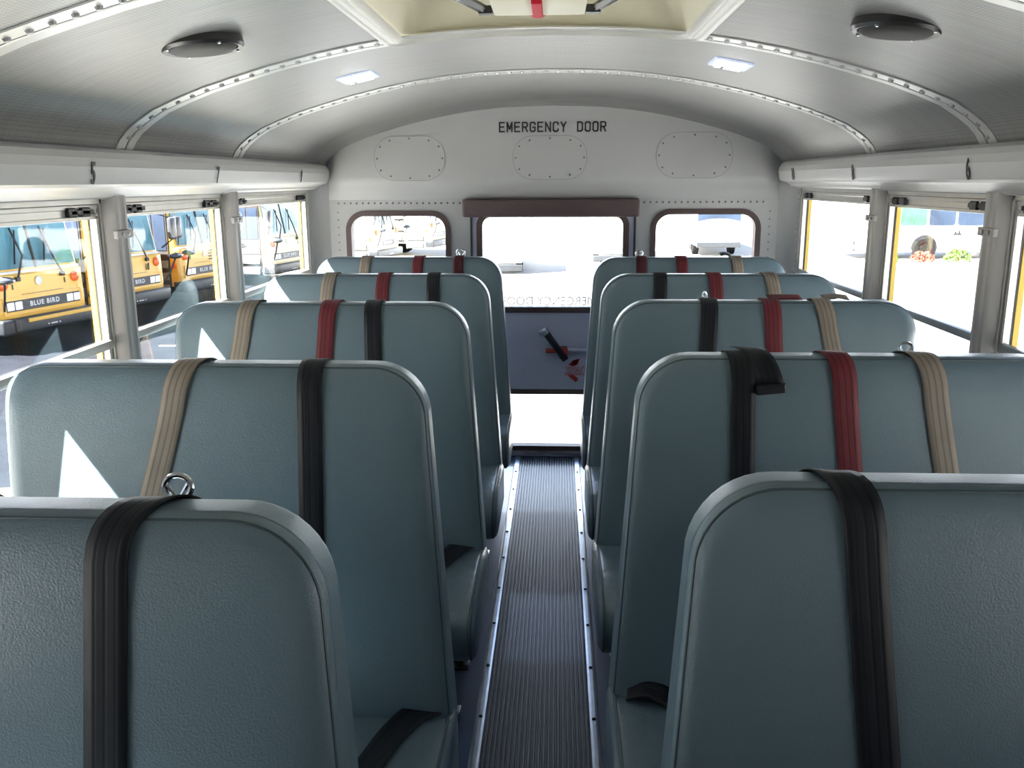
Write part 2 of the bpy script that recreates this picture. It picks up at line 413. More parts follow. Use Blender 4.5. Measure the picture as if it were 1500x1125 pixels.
# side windows: aluminium frame, sash rails, panes, latches, rubber and yellow reveal
def side_window(n, s, ya, yb, label):
    root = struct(empty('window_%d' % n, (s*1.165, (ya+yb)/2, ZS)), label)
    cx, cy, cz = root.location
    def X(a, b): return sorted((s*a - cx, s*b - cx))
    def fr(name, x0, x1, w, z0, z1, m, top=None, bot=None):
        bm = BM(); a, b = ya - cy, yb - cy; top = w if top is None else top; bot = w if bot is None else bot
        X0, X1 = X(x0, x1)
        box(bm, X0, X1, a, a+w, z0-cz, z1-cz); box(bm, X0, X1, b-w, b, z0-cz, z1-cz)
        if top: box(bm, X0, X1, a, b, z1-top-cz, z1-cz)
        if bot: box(bm, X0, X1, a, b, z0-cz, z0+bot-cz)
        return obj(name, bm, m, root)
    fr('frame', 1.152, 1.173, .026, ZS, ZH, 'alu', top=.012, bot=.03)
    fr('rubber_seal', 1.173, 1.183, .034, ZS, ZH, 'gasket_black', top=.030)
    fr('yellow_reveal', 1.183, 1.197, .037, ZS, ZH, 'yellow_in', top=.030)
    # upper sash
    bm = BM(); X0, X1 = X(1.156, 1.172); a, b = ya + .031 - cy, yb - .031 - cy
    box(bm, X0, X1, a, b, 1.310-cz, 1.322-cz, .002); box(bm, X0, X1, a, b, 1.284-cz, 1.294-cz, .002)
    box(bm, X0 + .004, X1 - .004, a, b, 1.29-cz, 1.315-cz)
    box(bm, X0, X1, a, a+.012, .96-cz, 1.30-cz); box(bm, X0, X1, b-.012, b, .96-cz, 1.30-cz)
    sash = obj('upper_sash', bm, 'alu', root)
    bm = BM(); X0, X1 = X(1.150, 1.172)
    box(bm, X0, X1, a, b, .944-cz, .968-cz, .004)
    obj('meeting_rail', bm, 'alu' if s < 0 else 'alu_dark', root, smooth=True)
    bm = BM(); X0, X1 = X(1.158, 1.170)
    box(bm, X0, X1, a, a+.012, ZS+.03-cz, .95-cz); box(bm, X0, X1, b-.012, b, ZS+.03-cz, .95-cz)
    obj('lower_sash', bm, 'alu', root)
    bm = BM(); X0, X1 = X(1.164, 1.167); box(bm, X0, X1, a+.005, b-.005, .955-cz, 1.29-cz); obj('upper_pane', bm, 'glass', root)
    bm = BM(); X0, X1 = X(1.163, 1.166); box(bm, X0, X1, a+.005, b-.005, ZS+.02-cz, .95-cz); obj('lower_pane', bm, 'glass', root)
    for e in (0, 1):
        bm = BM(); X0, X1 = X(1.148, 1.160)
        y0 = a + .030 if e == 0 else b - .150
        box(bm, X0, X1, y0, y0 + .040, 1.292-cz, 1.316-cz, .003)
        box(bm, X0, X1, y0 + .062, y0 + .102, 1.292-cz, 1.316-cz, .003)
        box(bm, X0 + .004, X1, y0 + .01, y0 + .12, 1.298-cz, 1.310-cz, .002)
        obj('latch', bm, 'black', root)
    bm = BM(); z = ZS + .08
    while z < 1.27:
        for yy, d in ((yb - .0305, -1),):
            dome(bm, (s*1.163 - cx, yy - cy, z - cz), .0045, (0, d, 0), .7)
        z += .062
    obj('rivet_row', bm, 'black', root, smooth=True)
    return root
ends = [(.62, 1.485), (1.425, 2.315), (2.315, 3.165), (3.165, 4.26)]
k = 1
for s, side in ((-1, 'left'), (1, 'right')):
    for i, (a, b) in enumerate(ends):
        b2 = b - .022 if i < 3 else 4.222
        side_window(k, s, a + .022, b2, 'aluminium sash window in the %s wall' % side); k += 1

# overhead wire covers (two lengths a side) with stencilled seat numbers
CPROF = [(1.119, 1.458), (1.086, 1.458), (1.070, 1.455), (1.056, 1.447), (1.046, 1.432), (1.042, 1.412), (1.0435, 1.408), (1.047, 1.384), (1.052, 1.372), (1.062, 1.365), (1.082, 1.360), (1.098, 1.352), (1.112, 1.345), (1.131, 1.338)]
def cover(s, y0, y1, k, label, nums):
    bm = BM(); rings = []
    e = .010
    for y, sh in ((y0, .03), (y0 + e*.35, .008), (y0 + e, 0), (y1 - e, 0), (y1 - e*.35, .008), (y1, .03)):
        rings.append([bm.verts.new((s * (x + (1.128 - x) * (sh / .03 * .28) + (k if x < 1.11 else 0)), y, z + (1.41 - z) * sh)) for x, z in CPROF])
    for A, B in zip(rings, rings[1:]):
        for i in range(len(CPROF)-1): bm.faces.new((A[i], A[i+1], B[i+1], B[i]))
    bm.faces.new(rings[0]); bm.faces.new(rings[-1])
    o = obj('wire_cover', bm, 'cover', smooth=True, sharp=20)
    tag(o, label, 'wire cover')
    for t, y in nums:
        m = Matrix.Translation((s*(1.0425 + k), y, 1.395)) @ Matrix.Rotation(R(-90*s), 4, 'Z') @ Matrix.Rotation(R(90 + 8), 4, 'X')
        text_obj('seat_number', t, .072, 'ink', o, sx=.62, bold=.0012, mtx=m)
    return o
cover(-1, YF, 3.068, 0, 'long grey overhead wire cover above the left windows, stencilled 5 and 7', [('5', 2.045), ('7', 2.815)])
cover(-1, 3.078, 4.272, .012, 'short grey overhead wire cover in the rear left corner, stencilled 9', [('9', 3.79)])
cover(1, YF, 3.068, 0, 'long grey overhead wire cover above the right windows, stencilled 6', [('6', 2.29)])
cover(1, 3.078, 4.272, .012, 'short grey overhead wire cover in the rear right corner, stencilled 8 and 10', [('8', 3.20), ('10', 4.0)])

# rear wall with the window and door openings
ARCH = [(-1.09, 1.45), (-1.075, 1.495), (-1.036, 1.537), (-.94, 1.592), (-.835, 1.632), (-.69, 1.674), (-.539, 1.706), (-.41, 1.724), (-.281, 1.735), (-.12, 1.742), (.02, 1.744), (.16, 1.740), (.357, 1.724), (.52, 1.699), (.675, 1.668), (.80, 1.635), (.898, 1.602), (.99, 1.563), (1.059, 1.518), (1.08, 1.485), (1.09, 1.45)]
DX0, DX1 = -.386, .404
outer = [(-1.16, -.05), (1.16, -.05), (1.16, 1.46)] + ARCH[::-1] + [(-1.16, 1.46)]
RWL = rrect(-.990, -.493, .70, 1.228, .085); RWR = rrect(.486, .992, .70, 1.232, .085)
dhole = [(DX0, .012), (DX1, .012), (DX1, 1.262), (DX0, 1.262)]
wr = plate('wall_rear', outer, [RWL, RWR, dhole], lambda x, y, d: (x, YR + d, y), .05, 'wall')
struct(wr, 'painted metal rear wall of the bus')
# bulging upper panel with its rolled lower lip
bm = BM(); cols = []
n = 60
for i in range(n+1):
    x = -1.075 + 2.15 * i / n
    za = None
    for (a, z1), (b, z2) in zip(ARCH, ARCH[1:]):
        if a <= x <= b: za = z1 + (z2-z1)*(x-a)/(b-a)
    e = max(0, (abs(x) - .98) / .10)
    def yy(v): return v + (YR - v) * min(1, e*e)
    za = za - .002
    col = [(yy(4.262), za), (yy(4.262), za*.7 + 1.39*.3), (yy(4.262), za*.3 + 1.39*.7), (yy(4.262), 1.392), (yy(4.263), 1.378), (yy(4.268), 1.365), (yy(4.277), 1.352), (yy(4.290), 1.336), (yy(4.300), 1.318), (yy(4.306), 1.300), (4.3135, 1.288)]
    cols.append([bm.verts.new((x, y, z)) for y, z in col])
for A, B in zip(cols, cols[1:]):
    for i in range(len(A)-1): bm.faces.new((A[i], A[i+1], B[i+1], B[i]))
obj('upper_panel', bm, 'wall', wr, smooth=True)
bm = BM()
for i in range(70):
    x = -1.03 + i * .0295
    if not (-.43 < x < .43): dome(bm, (x, YR, 1.272), .0052, (0, -1, 0), .8)
for i in range(14):
    for x in (-1.035, 1.04): dome(bm, (x, YR, .76 + i*.036), .004, (0, -1, 0), .8)
obj('rivet_row', bm, 'screw', wr, smooth=True)
YP = 4.2605; KP = YP / YR
def onpanel(x, z): return (CAM.x + (x - CAM.x)*KP, CAM.z + (z - CAM.z)*KP)
x, z = onpanel(.0055, 1.6215)
stroke_text('lettering', 'EMERGENCY DOOR', .047, .0285, .0358, .041, .0068, 'ink', wr, Matrix.Translation((x, YP, z)) @ Matrix.Rotation(R(90), 4, 'X'))
# three oval access covers on the upper panel
for nm, (x0, x1, z0, z1) in (('left oval access cover with a ring of screws on the rear panel', (-.847, -.505, 1.377, 1.585)), ('middle oval access cover under the black EMERGENCY DOOR lettering', (-.182, .170, 1.380, 1.582)), ('right oval access cover with a ring of screws on the rear panel', (.494, .851, 1.383, 1.593))):
    (a, c), (b, d) = onpanel(x0, z0), onpanel(x1, z1)
    lp = rrect(a, b, c, d, (d-c)*.46); li = rrect(a+.0016, b-.0016, c+.0016, d-.0016, (d-c)*.46-.0016)
    bm = BM(); prism(bm, li, lambda x, z: (x, YP + .0006, z), lambda x, z: (x, YP - .0012, z))
    o = tag(obj('access_cover', bm, 'wall'), nm, 'access cover')
    bm = BM(); ring_frame(bm, lp, li, lambda x, z: (x, YP + .0006, z), lambda x, z: (x, YP - .0007, z)); obj('edge', bm, 'faint_line', o)
    cx, cz = (a+b)/2, (c+d)/2; hx, hz = (b-a)/2 - .014, (d-c)/2 - .012
    for k in range(12):
        t = 2*math.pi*k/12
        px = cx + hx * math.copysign(abs(math.cos(t))**.75, math.cos(t)); pz = cz + hz * math.copysign(abs(math.sin(t))**.75, math.sin(t))
        bm = BM(); dome(bm, (px, YP - .0012, pz), .0045, (0, -1, 0), .7); obj('screw', bm, 'screw', o, smooth=True)

def glazed(name, lp_out, inset, y0, y1, m_g, rr, parent):
    """rubber gasket + pane; lp_out = (x0,x1,z0,z1)"""
    a, b, c, d = lp_out
    bm = BM(); ring_frame(bm, rrect(a-.008, b+.008, c-.008, d+.008, rr+.008), rrect(a+inset, b-inset, c+inset, d-inset, max(.005, rr-inset)), lambda x, z: (x, y0, z), lambda x, z: (x, y1, z))
    g = obj('gasket', bm, m_g, parent, smooth=True)
    bm = BM(); prism(bm, rrect(a+inset*.5, b-inset*.5, c+inset*.5, d-inset*.5, max(.005, rr-inset*.5)), lambda x, z: (x, (y0+y1)/2, z), lambda x, z: (x, (y0+y1)/2 + .004, z))
    obj('pane', bm, 'glass', parent)
for nm, r_, lab in (('window_9', (-.990, -.493, .70, 1.228), 'small rounded rear window on the left of the door'), ('window_10', (.486, .992, .70, 1.232), 'small rounded rear window on the right of the door')):
    w = struct(empty(nm), lab)
    glazed(nm, r_, .018, YR - .008, YR + .052, 'gasket', .085, w)

# emergency door
dr = struct(empty('door_1', (0, 0, 0)), 'rear emergency door with an upper and a lower window')
do = [(DX0 + .004, .014), (DX1 - .004, .014), (DX1 - .004, 1.258), (DX0 + .004, 1.258)]
UP = (-.352, .368, .748, 1.222); LO = (-.352, .368, .040, .343)
plate('door_leaf', do, [rrect(*UP, .06), rrect(*LO, .03)], lambda x, y, d: (x, YR + .004 + d, y), .04, 'door_paint', dr)
glazed('u', UP, .020, YR - .006, YR + .05, 'gasket', .06, dr)
glazed('l', LO, .016, YR - .006, YR + .05, 'gasket', .03, dr)
bm = BM()
box(bm, DX0 + .004, DX1 - .004, YR - .03, YR + .01, .001, .012, .003)
obj('door_sill', bm, 'floor', dr)
bm = BM(); ring_frame(bm, [(DX0-.004, .0), (DX1+.004, .0), (DX1+.004, 1.266), (DX0-.004, 1.266)], [(DX0+.006, .012), (DX1-.006, .012), (DX1-.006, 1.256), (DX0+.006, 1.256)], lambda x, z: (x, YR - .003, z), lambda x, z: (x, YR + .004, z))
obj('door_seal', bm, 'gasket_black', dr)
m = Matrix.Translation((.0, YR + .030, .792)) @ Matrix.Rotation(R(90), 4, 'X') @ Matrix.Diagonal((-1, 1, 1, 1))
text_obj('lettering', 'EMERGENCY DOOR', .062, 'grey_text', dr, sx=.9, mtx=m)
# latch handle: black lever, red sleeve and a bar running to the right
def zr(x, z): return (x, YR - .03, z)
h = obj('handle', (lambda b: (box(b, -.017, .017, -.012, .012, -.095, .095, .006, mtx=Matrix.Translation((.022, YR - .045, .588)) @ Matrix.Rotation(R(-41 + 5), 4, 'Y')), box(b, .045, .085, YR - .045, YR - .0, .515, .575, .006), b)[-1])(BM()), 'black_metal', dr, smooth=True)
bm = BM(); box(bm, -.022, .022, -.016, .016, -.018, .018, .006, mtx=Matrix.Translation((-.033, YR - .05, .652)) @ Matrix.Rotation(R(-36), 4, 'Y')); obj('grip_tip', bm, 'alu_strip', h, smooth=True)
bm = BM(); box(bm, .052, .086, YR - .05, YR - .04, .538, .575, .003); obj('red_mark', bm, 'red', h)
bm = BM(); tube(bm, [(-.022, YR - .016, .552), (.04, YR - .016, .552)], .011); obj('red_sleeve', bm, 'red', dr, smooth=True)
bm = BM(); tube(bm, [(.06, YR - .018, .556), (.22, YR - .018, .556)], .010); obj('latch_bar', bm, 'door_paint', dr, smooth=True)
bm = BM()
for poly in ([(.112, .492), (.140, .508), (.128, .474), (.110, .476)], [(.092, .478), (.112, .500), (.148, .510), (.138, .480), (.112, .470)], [(.086, .424), (.124, .392), (.142, .408), (.112, .428)], [(.120, .396), (.146, .402), (.128, .388)]):
    prism(bm, poly, lambda x, z: (x, YR + .0042, z), lambda x, z: (x, YR + .0032, z))
obj('red_arrows', bm, 'red', dr)
for k, t in enumerate(('HANDLE UP', 'TO OPEN', 'EMERGENCY')):
    text_obj('red_lettering', t, .020, 'red', dr, sx=.86, mtx=Matrix.Translation((.122, YR + .0035, .462 - k*.016)) @ Matrix.Rotation(R(90), 4, 'X'))
# padded header over the door
bm = BM(); box(bm, -.421, .419, YR - .062, YR - .001, 1.206, 1.292, .010, 3)
tag(obj('header_pad', bm, 'pad', smooth=True), 'dark brown padded crash bar above the emergency door', 'pad')

# floor, rubber runner and its metal edge strips
bm = BM(); box(bm, -1.2, 1.2, YF, YR + .04, -.05, 0); struct(obj('floor', bm, 'floor'), 'blue rubber bus floor')
bm = BM(); x0, x1, nr = -.146, .121, 22
pr = [(x0, .0005)]
for i in range(nr):
    a = x0 + (x1-x0)*i/nr; w = (x1-x0)/nr
    pr += [(a + w*.14, .0005), (a + w*.26, .0052), (a + w*.74, .0052), (a + w*.86, .0005)]
pr += [(x1, .0005)]
A = [bm.verts.new((x, YF, z)) for x, z in pr]; B = [bm.verts.new((x, YR - .02, z)) for x, z in pr]
for i in range(len(pr)-1): bm.faces.new((A[i], A[i+1], B[i+1], B[i]))
tag(obj('aisle_runner', bm, 'runner'), 'black ribbed rubber runner down the middle of the aisle', 'floor runner')
for n_, (x0, x1) in zip((31, 32), ((-.176, -.146), (.121, .150))):
    bm = BM(); poly = [(x0, .0003), (x0 + .004, .0042), (x0 + .010, .0052), (x1 - .010, .0052), (x1 - .004, .0042), (x1, .0003)]
    prism(bm, poly, lambda x, z: (x, YF, z), lambda x, z: (x, YR - .02, z))
    t = struct(obj('trim_%d' % n_, bm, 'alu_strip'), 'screwed metal strip along the %s edge of the aisle runner' % ('left' if x0 < 0 else 'right'))
    y = 1.80
    while y < 4.3:
        bm = BM(); dome(bm, ((x0+x1)/2, y, .0052), .0058, (0, 0, 1), .7); obj('screw', bm, 'black_metal', t, smooth=True); y += .25

# front end of the bus behind the photographer; windscreen opening shrunk to cut the front light
plate('wall_front', [(-1.2, -.05), (1.2, -.05), (1.2, 1.5), (.7, 1.72), (-.7, 1.72), (-1.2, 1.5)], [[(-.5, 1.05), (.5, 1.05), (.5, 1.30), (-.5, 1.30)]], lambda x, y, d: (x, YF - d, y), .04, 'wall')
struct(bpy.data.objects['wall_front'], 'front end of the bus with a windscreen opening narrowed to cut light')

# ------------------------------------------------------------------ roof hatch
hr = empty('roof_hatch', ((HX0+HX1)/2, (HY0+HY1)/2, 1.74))
tag(hr, 'cream roof escape hatch with a red release handle in the ceiling', 'roof hatch')
hx, hy, hz = hr.location
def hs(x, dz=0): return ceil_z(x) + dz - hz
bm = BM()
n = 24; ow = .052
def hloop(inset, dz):
    a, b, c, d = HX0 - inset - hx, HX1 + inset - hx, HY0 - inset - hy, HY1 + inset*.45 - hy
    r = max(.01, .04 - max(0, inset)*.6)
    return [(x, y, hs(x + hx, dz)) for x, y in rrect(a, b, c, d, r, 6)]
def sub(l):   # more points along the straight runs so that the frame follows the roof
    out = []
    for i, p in enumerate(l):
        q = l[(i+1) % len(l)]
        k = max(1, int(math.dist(p, q) / .05))
        for j in range(k):
            t = j / k; x = p[0] + (q[0]-p[0])*t; y = p[1] + (q[1]-p[1])*t
            out.append((x, y))
    return out
base = sub([(p[0], p[1], 0) for p in hloop(0, 0)])
def hl(inset, dz, flat=None):
    out = []
    for x, y in base:
        ux = x / ((HX1-HX0)/2); uy = y / ((HY1-HY0)/2)
        nx = x + (math.copysign(1, x) * inset if abs(ux) > .86 else ux / .86 * inset * 0 + (ux * inset if abs(ux) > .6 else 0))
        ny = y + (math.copysign(1, y) * inset * (.5 if y > 0 else 1) if abs(uy) > .9 else 0)
        out.append(bm.verts.new((nx, ny, (hs(nx + hx, dz) if flat is None else flat - hz))))
    return out
loops = [hl(.034, .002), hl(.034, -.010), hl(.028, -.014), hl(.022, -.010), hl(.004, -.012), hl(-.004, -.016), hl(-.012, -.010), hl(-.016, 0)]
for A, B in zip(loops, loops[1:]):
    for i in range(len(A)): bm.faces.new((A[i], A[(i+1) % len(A)], B[(i+1) % len(A)], B[i]))
obj('hatch_frame', bm, 'hatch_frame', hr, smooth=True)
bm = BM()
loops = [hl(-.012, .0), hl(-.03, .05), hl(-.05, .085), hl(-.09, 0, 1.865), hl(-.14, 0, 1.872)]
for A, B in zip(loops, loops[1:]):
    for i in range(len(A)): bm.faces.new((A[i], A[(i+1) % len(A)], B[(i+1) % len(A)], B[i]))
bm.faces.new(loops[-1])
lid = obj('hatch_lid', bm, 'cream', hr, smooth=True)
def H(x, y, z): return (x - hx, y - hy, z - hz)
bm = BM(); box(bm, -.120 - hx, .094 - hx, 2.02 - hy, 2.205 - hy, 1.752 - hz, 1.872 - hz, .006); lb = obj('latch_box', bm, 'cream', hr, smooth=True)
bm = BM(); box(bm, -.028 - hx, -.004 - hx, 2.02 - hy, 2.190 - hy, 1.744 - hz, 1.754 - hz, .003); obj('release_handle', bm, 'redclear', lb)
bm = BM(); prism(bm, [(-.040, 1.762), (-.033, 1.752), (-.016, 1.747), (.001, 1.752), (.008, 1.762)], lambda x, z: H(x, 2.216, z), lambda x, z: H(x, 2.206, z)); obj('sticker', bm, 'pink', lb)
for sx in (-1, 1):
    bm = BM()
    xa, xb = (-.120, -.28) if sx < 0 else (.094, .25)
    box(bm, min(xa, xa + sx*.035) - hx, max(xa, xa + sx*.035) - hx, 2.165 - hy, 2.195 - hy, 1.752 - hz, 1.770 - hz, .003)
    a = Vector(H(xa + sx*.02, 2.18, 1.762)); b = Vector(H(xb, 1.95, 1.80))
    tube(bm, [a, b], .011, 6)
    obj('hinge_arm', bm, 'black_metal', hr)
    bm = BM(); dome(bm, H(xa + sx*.055, 2.24, 1.842), .008, (0, -.3, -1), .8); obj('screw', bm, 'rivet', hr, smooth=True)

# dome lights
def dome_light(x, y, label):
    z = ceil_z(x); nrm = ceil_n(x)
    o = empty('dome_light', (x, y, z)); tag(o, label, 'dome light', 'lit dome lights on the ceiling')
    ang = math.atan2(nrm.x, -nrm.z)
    m = Matrix.Rotation(-ang, 4, 'Y')
    bm = BM(); box(bm, -.056, .056, -.072, .072, -.006, .004, .003, mtx=m); obj('bezel', bm, 'lens_edge', o)
    bm = BM(); box(bm, -.040, .040, -.054, .054, -.011, -.004, .004, mtx=m); l = obj('lens', bm, 'led', o, smooth=True)
    bm = BM(); box(bm, -.004, .004, -.02, .02, -.0125, -.0105, mtx=m @ Matrix.Translation((-.018, .03, 0))); obj('switch', bm, 'black', o)
dome_light(-.585, 2.83, 'lit square dome light on the left half of the ceiling')
dome_light(.528, 2.71, 'lit square dome light on the right half of the ceiling')
# ceiling speakers
def speaker(x, y, label):
    z = ceil_z(x); nrm = ceil_n(x)
    o = empty('ceiling_speaker', (x, y, z)); tag(o, label, 'speaker', 'round ceiling speakers')
    nrm = (nrm + Vector((0, 0, -1.2))).normalized()
    m = nrm.to_track_quat('Z', 'Y').to_matrix().to_4x4()
    bm = BM(); lathe(bm, [(.0, -.006), (.084, -.006), (.086, .008), (.081, .014), (.072, .012), (.070, .006)], 40, m); obj('rim', bm, 'speaker_rim', o, smooth=True)
    bm = BM(); lathe(bm, [(.070, .004), (.069, .012), (.062, .017), (.04, .020), (0, .021)], 40, m); obj('grille', bm, 'speaker', o, smooth=True)
    for k in range(4):
        a = R(45 + 90*k)
        bm = BM(); dome(bm, m @ Vector((.078*math.cos(a), .078*math.sin(a), .013)), .0045, nrm, .8); obj('screw', bm, 'chrome', o, smooth=True)
speaker(-.715, 1.925, 'black round speaker in the left half of the ceiling')
speaker(.69, 1.865, 'black round speaker in the right half of the ceiling')

# ------------------------------------------------------------------ seats
SW, ZT = .848, 1.045
def yf(z): return -.044 - (ZT - z) * .11
def yb(z): return .046 - (ZT - z) * .055
def flare(u, z):
    """aisle edge spreads towards the aisle lower down"""
    k = max(0, (.88 - z) / .60)
    return u - .046 * k * max(0, 1 - u / .35)
def wedge(u):
    e = SW - u
    if e >= .062: return 0.0
    t = min(1, (.062 - e)/.062)
    return .052 * (1 - math.sqrt(max(0, 1 - t*t)))
def make_back_mesh(sgn):
    bm = BM()
    rings = []
    spec = [(.16, -.006, 0), (.10, -.006, 0), (.075, -.005, 0), (.06, -.0045, 0), (.045, -.003, 0), (.035, -.002, 0), (.026, 0, 0), (.018, .002, 0), (.009, .007, 0), (.0045, .012, 0), (.0035, .015, 0), (.001, .020, 0), (0, .030, 0)]
    spec += [(0, .30, 2), (0, .7, 2)]
    spec += [(.001, .024, 1), (.005, .013, 1), (.014, .005, 1), (.03, .001, 1), (.07, -.003, 1), (.16, -.004, 1)]
    for ins, v, mode in spec:
        ring = []
        for u, z in rrect(ins, SW-ins, .27+ins, ZT-ins, max(.012, .105-ins), 10, rb=max(.012, .05-ins)):
            a, b = yf(z), yb(z)
            a += wedge(u); y = a + v if mode == 0 else (b - v if mode == 1 else a + (b-a)*v)
            ring.append(bm.verts.new((sgn * flare(u, z), y, z)))
        rings.append(ring)
    for A, B in zip(rings, rings[1:]):
        for i in range(len(A)): bm.faces.new((A[i], A[(i+1) % len(A)], B[(i+1) % len(A)], B[i]))
    bm.faces.new(rings[0]); bm.faces.new(rings[-1])
    return bm
def make_piping(sgn):
    bm = BM(); pts = []
    for u, z in rrect(.0045, SW-.0045, .275, ZT-.0045, .1005, 10, rb=.045):
        pts.append((sgn * flare(u, z), yf(z) + wedge(u) + .0128, z))
    tube(bm, pts, .0021, 6, closed=True)
    return bm
def make_cushion(sgn):
    bm = BM()
    # profile in (y, z), lofted from the aisle end to the wall end
    prof = [(-.06, .345), (-.16, .356), (-.28, .358), (-.40, .352), (-.455, .340), (-.487, .312), (-.497, .275), (-.488, .235), (-.465, .208), (-.42, .198), (-.25, .197), (-.06, .197)]
    u0, u1 = -.050, SW + .0
    cy, cz = -.27, .278
    rings = []
    for u, k in ((u0, .80), (u0 + .004, .90), (u0 + .012, .965), (u0 + .026, 1.0), (u0 + .2, 1.012), (u1 - .2, 1.012), (u1 - .026, 1.0), (u1 - .012, .965), (u1 - .004, .90), (u1, .80)):
        rings.append([bm.verts.new((sgn*u, cy + (y-cy)*(1 - (1-k)*.45), cz + (z-cz)*k)) for y, z in prof])
    for A, B in zip(rings, rings[1:]):
        for i in range(len(prof)): bm.faces.new((A[i], A[(i+1) % len(prof)], B[(i+1) % len(prof)], B[i]))
    bm.faces.new(rings[0]); bm.faces.new(rings[-1])
    return bm
def make_cushion_piping(sgn):
    bm = BM()
    prof = [(-.10, .350), (-.16, .3555), (-.28, .3575), (-.40, .351), (-.455, .339), (-.486, .312), (-.496, .275), (-.487, .236), (-.465, .210)]
    tube(bm, [(sgn*(-.036), -.27 + (y+.27)*.992, .278 + (z-.278)*.985) for y, z in prof], .0036, 6)
    return bm
def make_leg(y, sgn):
    bm = BM(); u = .035 * sgn
    tube(bm, [(u, y, .004), (u, y, .19), (u + .03*sgn, y, .203)], .0145, 10)
    box(bm, u - .03, u + .03, y - .035, y + .035, .0005, .007, .002)
    dome(bm, (u - .018*sgn, y - .02, .007), .008, (0, 0, 1), .8)
    return bm
def make_wall_bracket(sgn):
    bm = BM()
    box(bm, *sorted((sgn*(SW - .04), sgn*(SW + .088))), -.44, -.07, .178, .197, .003)
    return bm
def make_brace(sgn):
    bm = BM(); u = .035*sgn
    tube(bm, [(u, -.40, .19), (u, -.10, .19)], .0125, 8)
    box(bm, *sorted((u - .006, u + .02*sgn)), -.12, -.03, .13, .30, .003)
    return bm
MESH = {}
for sg in (-1, 1):
    tmp = []
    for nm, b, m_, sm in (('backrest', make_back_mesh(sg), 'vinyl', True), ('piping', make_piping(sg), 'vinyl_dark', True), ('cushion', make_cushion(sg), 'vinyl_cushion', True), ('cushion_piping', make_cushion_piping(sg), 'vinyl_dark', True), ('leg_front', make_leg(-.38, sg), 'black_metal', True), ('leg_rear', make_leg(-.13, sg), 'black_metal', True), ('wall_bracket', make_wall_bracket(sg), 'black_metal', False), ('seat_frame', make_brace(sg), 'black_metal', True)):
        o = obj(nm, b, m_, smooth=sm); MESH[sg, nm] = o.data; bpy.data.objects.remove(o)

def ribbon(bm, pts, nrm, wid, w=.047, t=.0022):
    """flat strap through pts with thickness along nrm; wid = width direction; UV x runs across the strap"""
    uvl = bm.loops.layers.uv.verify()
    rows = []
    k = 4
    for p, n, d in zip(pts, nrm, wid):
        p = Vector(p); n = Vector(n).normalized(); d = Vector(d).normalized()
        top = [p + d*(w*(i/k - .5)) + n*t for i in range(k+1)]; bot = [p + d*(w*(i/k - .5)) for i in range(k+1)]
        rows.append(([bm.verts.new(v) for v in top], [bm.verts.new(v) for v in bot]))
    def face(vs, us):
        f = bm.faces.new(vs); f.smooth = True
        for l, u in zip(f.loops, us): l[uvl].uv = u
    for j in range(len(rows)-1):
        (T0, B0), (T1, B1) = rows[j], rows[j+1]
        for i in range(k):
            u = (i/k, (i+1)/k)
            face((T0[i], T0[i+1], T1[i+1], T1[i]), ((u[0], j), (u[1], j), (u[1], j+1), (u[0], j+1)))
            face((B0[i+1], B0[i], B1[i], B1[i+1]), ((u[1], j), (u[0], j), (u[0], j+1), (u[1], j+1)))
        face((T0[0], T1[0], B1[0], B0[0]), ((0, j),)*4); face((T0[k], B0[k], B1[k], T1[k]), ((1, j),)*4)
    for T, B in (rows[0], rows[-1]): face(T + B[::-1], ((0, 0),)*len(T+B))

def belt(root, colour, x, lean=0.0, over=0.0, curve=0.0, zlow=.36):
    """strap up the seat face, over the top and a little down behind; x is in seat coordinates"""
    pts, nr = [], []
    for i in range(19):
        z = zlow + (ZT - .045 - zlow)*i/18; q = ZT - z
        pts.append(Vector((x + lean*q + curve*q*q, yf(z) - .0078, z))); nr.append(Vector((0, -1, .1)))
    cyc = (yf(ZT - .045) + yb(ZT - .045))/2; ry = (yb(ZT-.045) - yf(ZT-.045))/2 + .0045
    for i in range(1, 12):
        a = math.pi * i / 12
        pts.append(Vector((x + lean*.045*(1 - i/12) + over * (i/12)**1.5, cyc - ry*math.cos(a), ZT - .043 + .0475*math.sin(a)**.75))); nr.append(Vector((0, -math.cos(a), math.sin(a))))
    for i in range(5):
        z = ZT - .05 - i*.03
        pts.append(Vector((x + over + over*.25*i, yb(z) + .005, z))); nr.append(Vector((0, 1, 0)))
    xs_ = [p.x for p in pts]
    for _ in range(6): xs_ = xs_[:1] + [(xs_[i-1] + 2*xs_[i] + xs_[i+1])/4 for i in range(1, len(xs_)-1)] + xs_[-1:]
    for p, v in zip(pts, xs_): p.x = v
    wd = []
    for i in range(len(pts)):
        t = pts[min(i+1, len(pts)-1)] - pts[max(i-1, 0)]; d = t.cross(nr[i]).normalized()
        wd.append(d if d.x > 0 else -d)
    for _ in range(3): wd = [wd[0]] + [(wd[i-1] + 2*wd[i] + wd[i+1]).normalized() for i in range(1, len(wd)-1)] + [wd[-1]]
    bm = BM(); ribbon(bm, pts, nr, wd)
    o = obj('seat_belt', bm, colour + '_web', root); o['label'] = '%s webbing seat belt' % colour
    return o
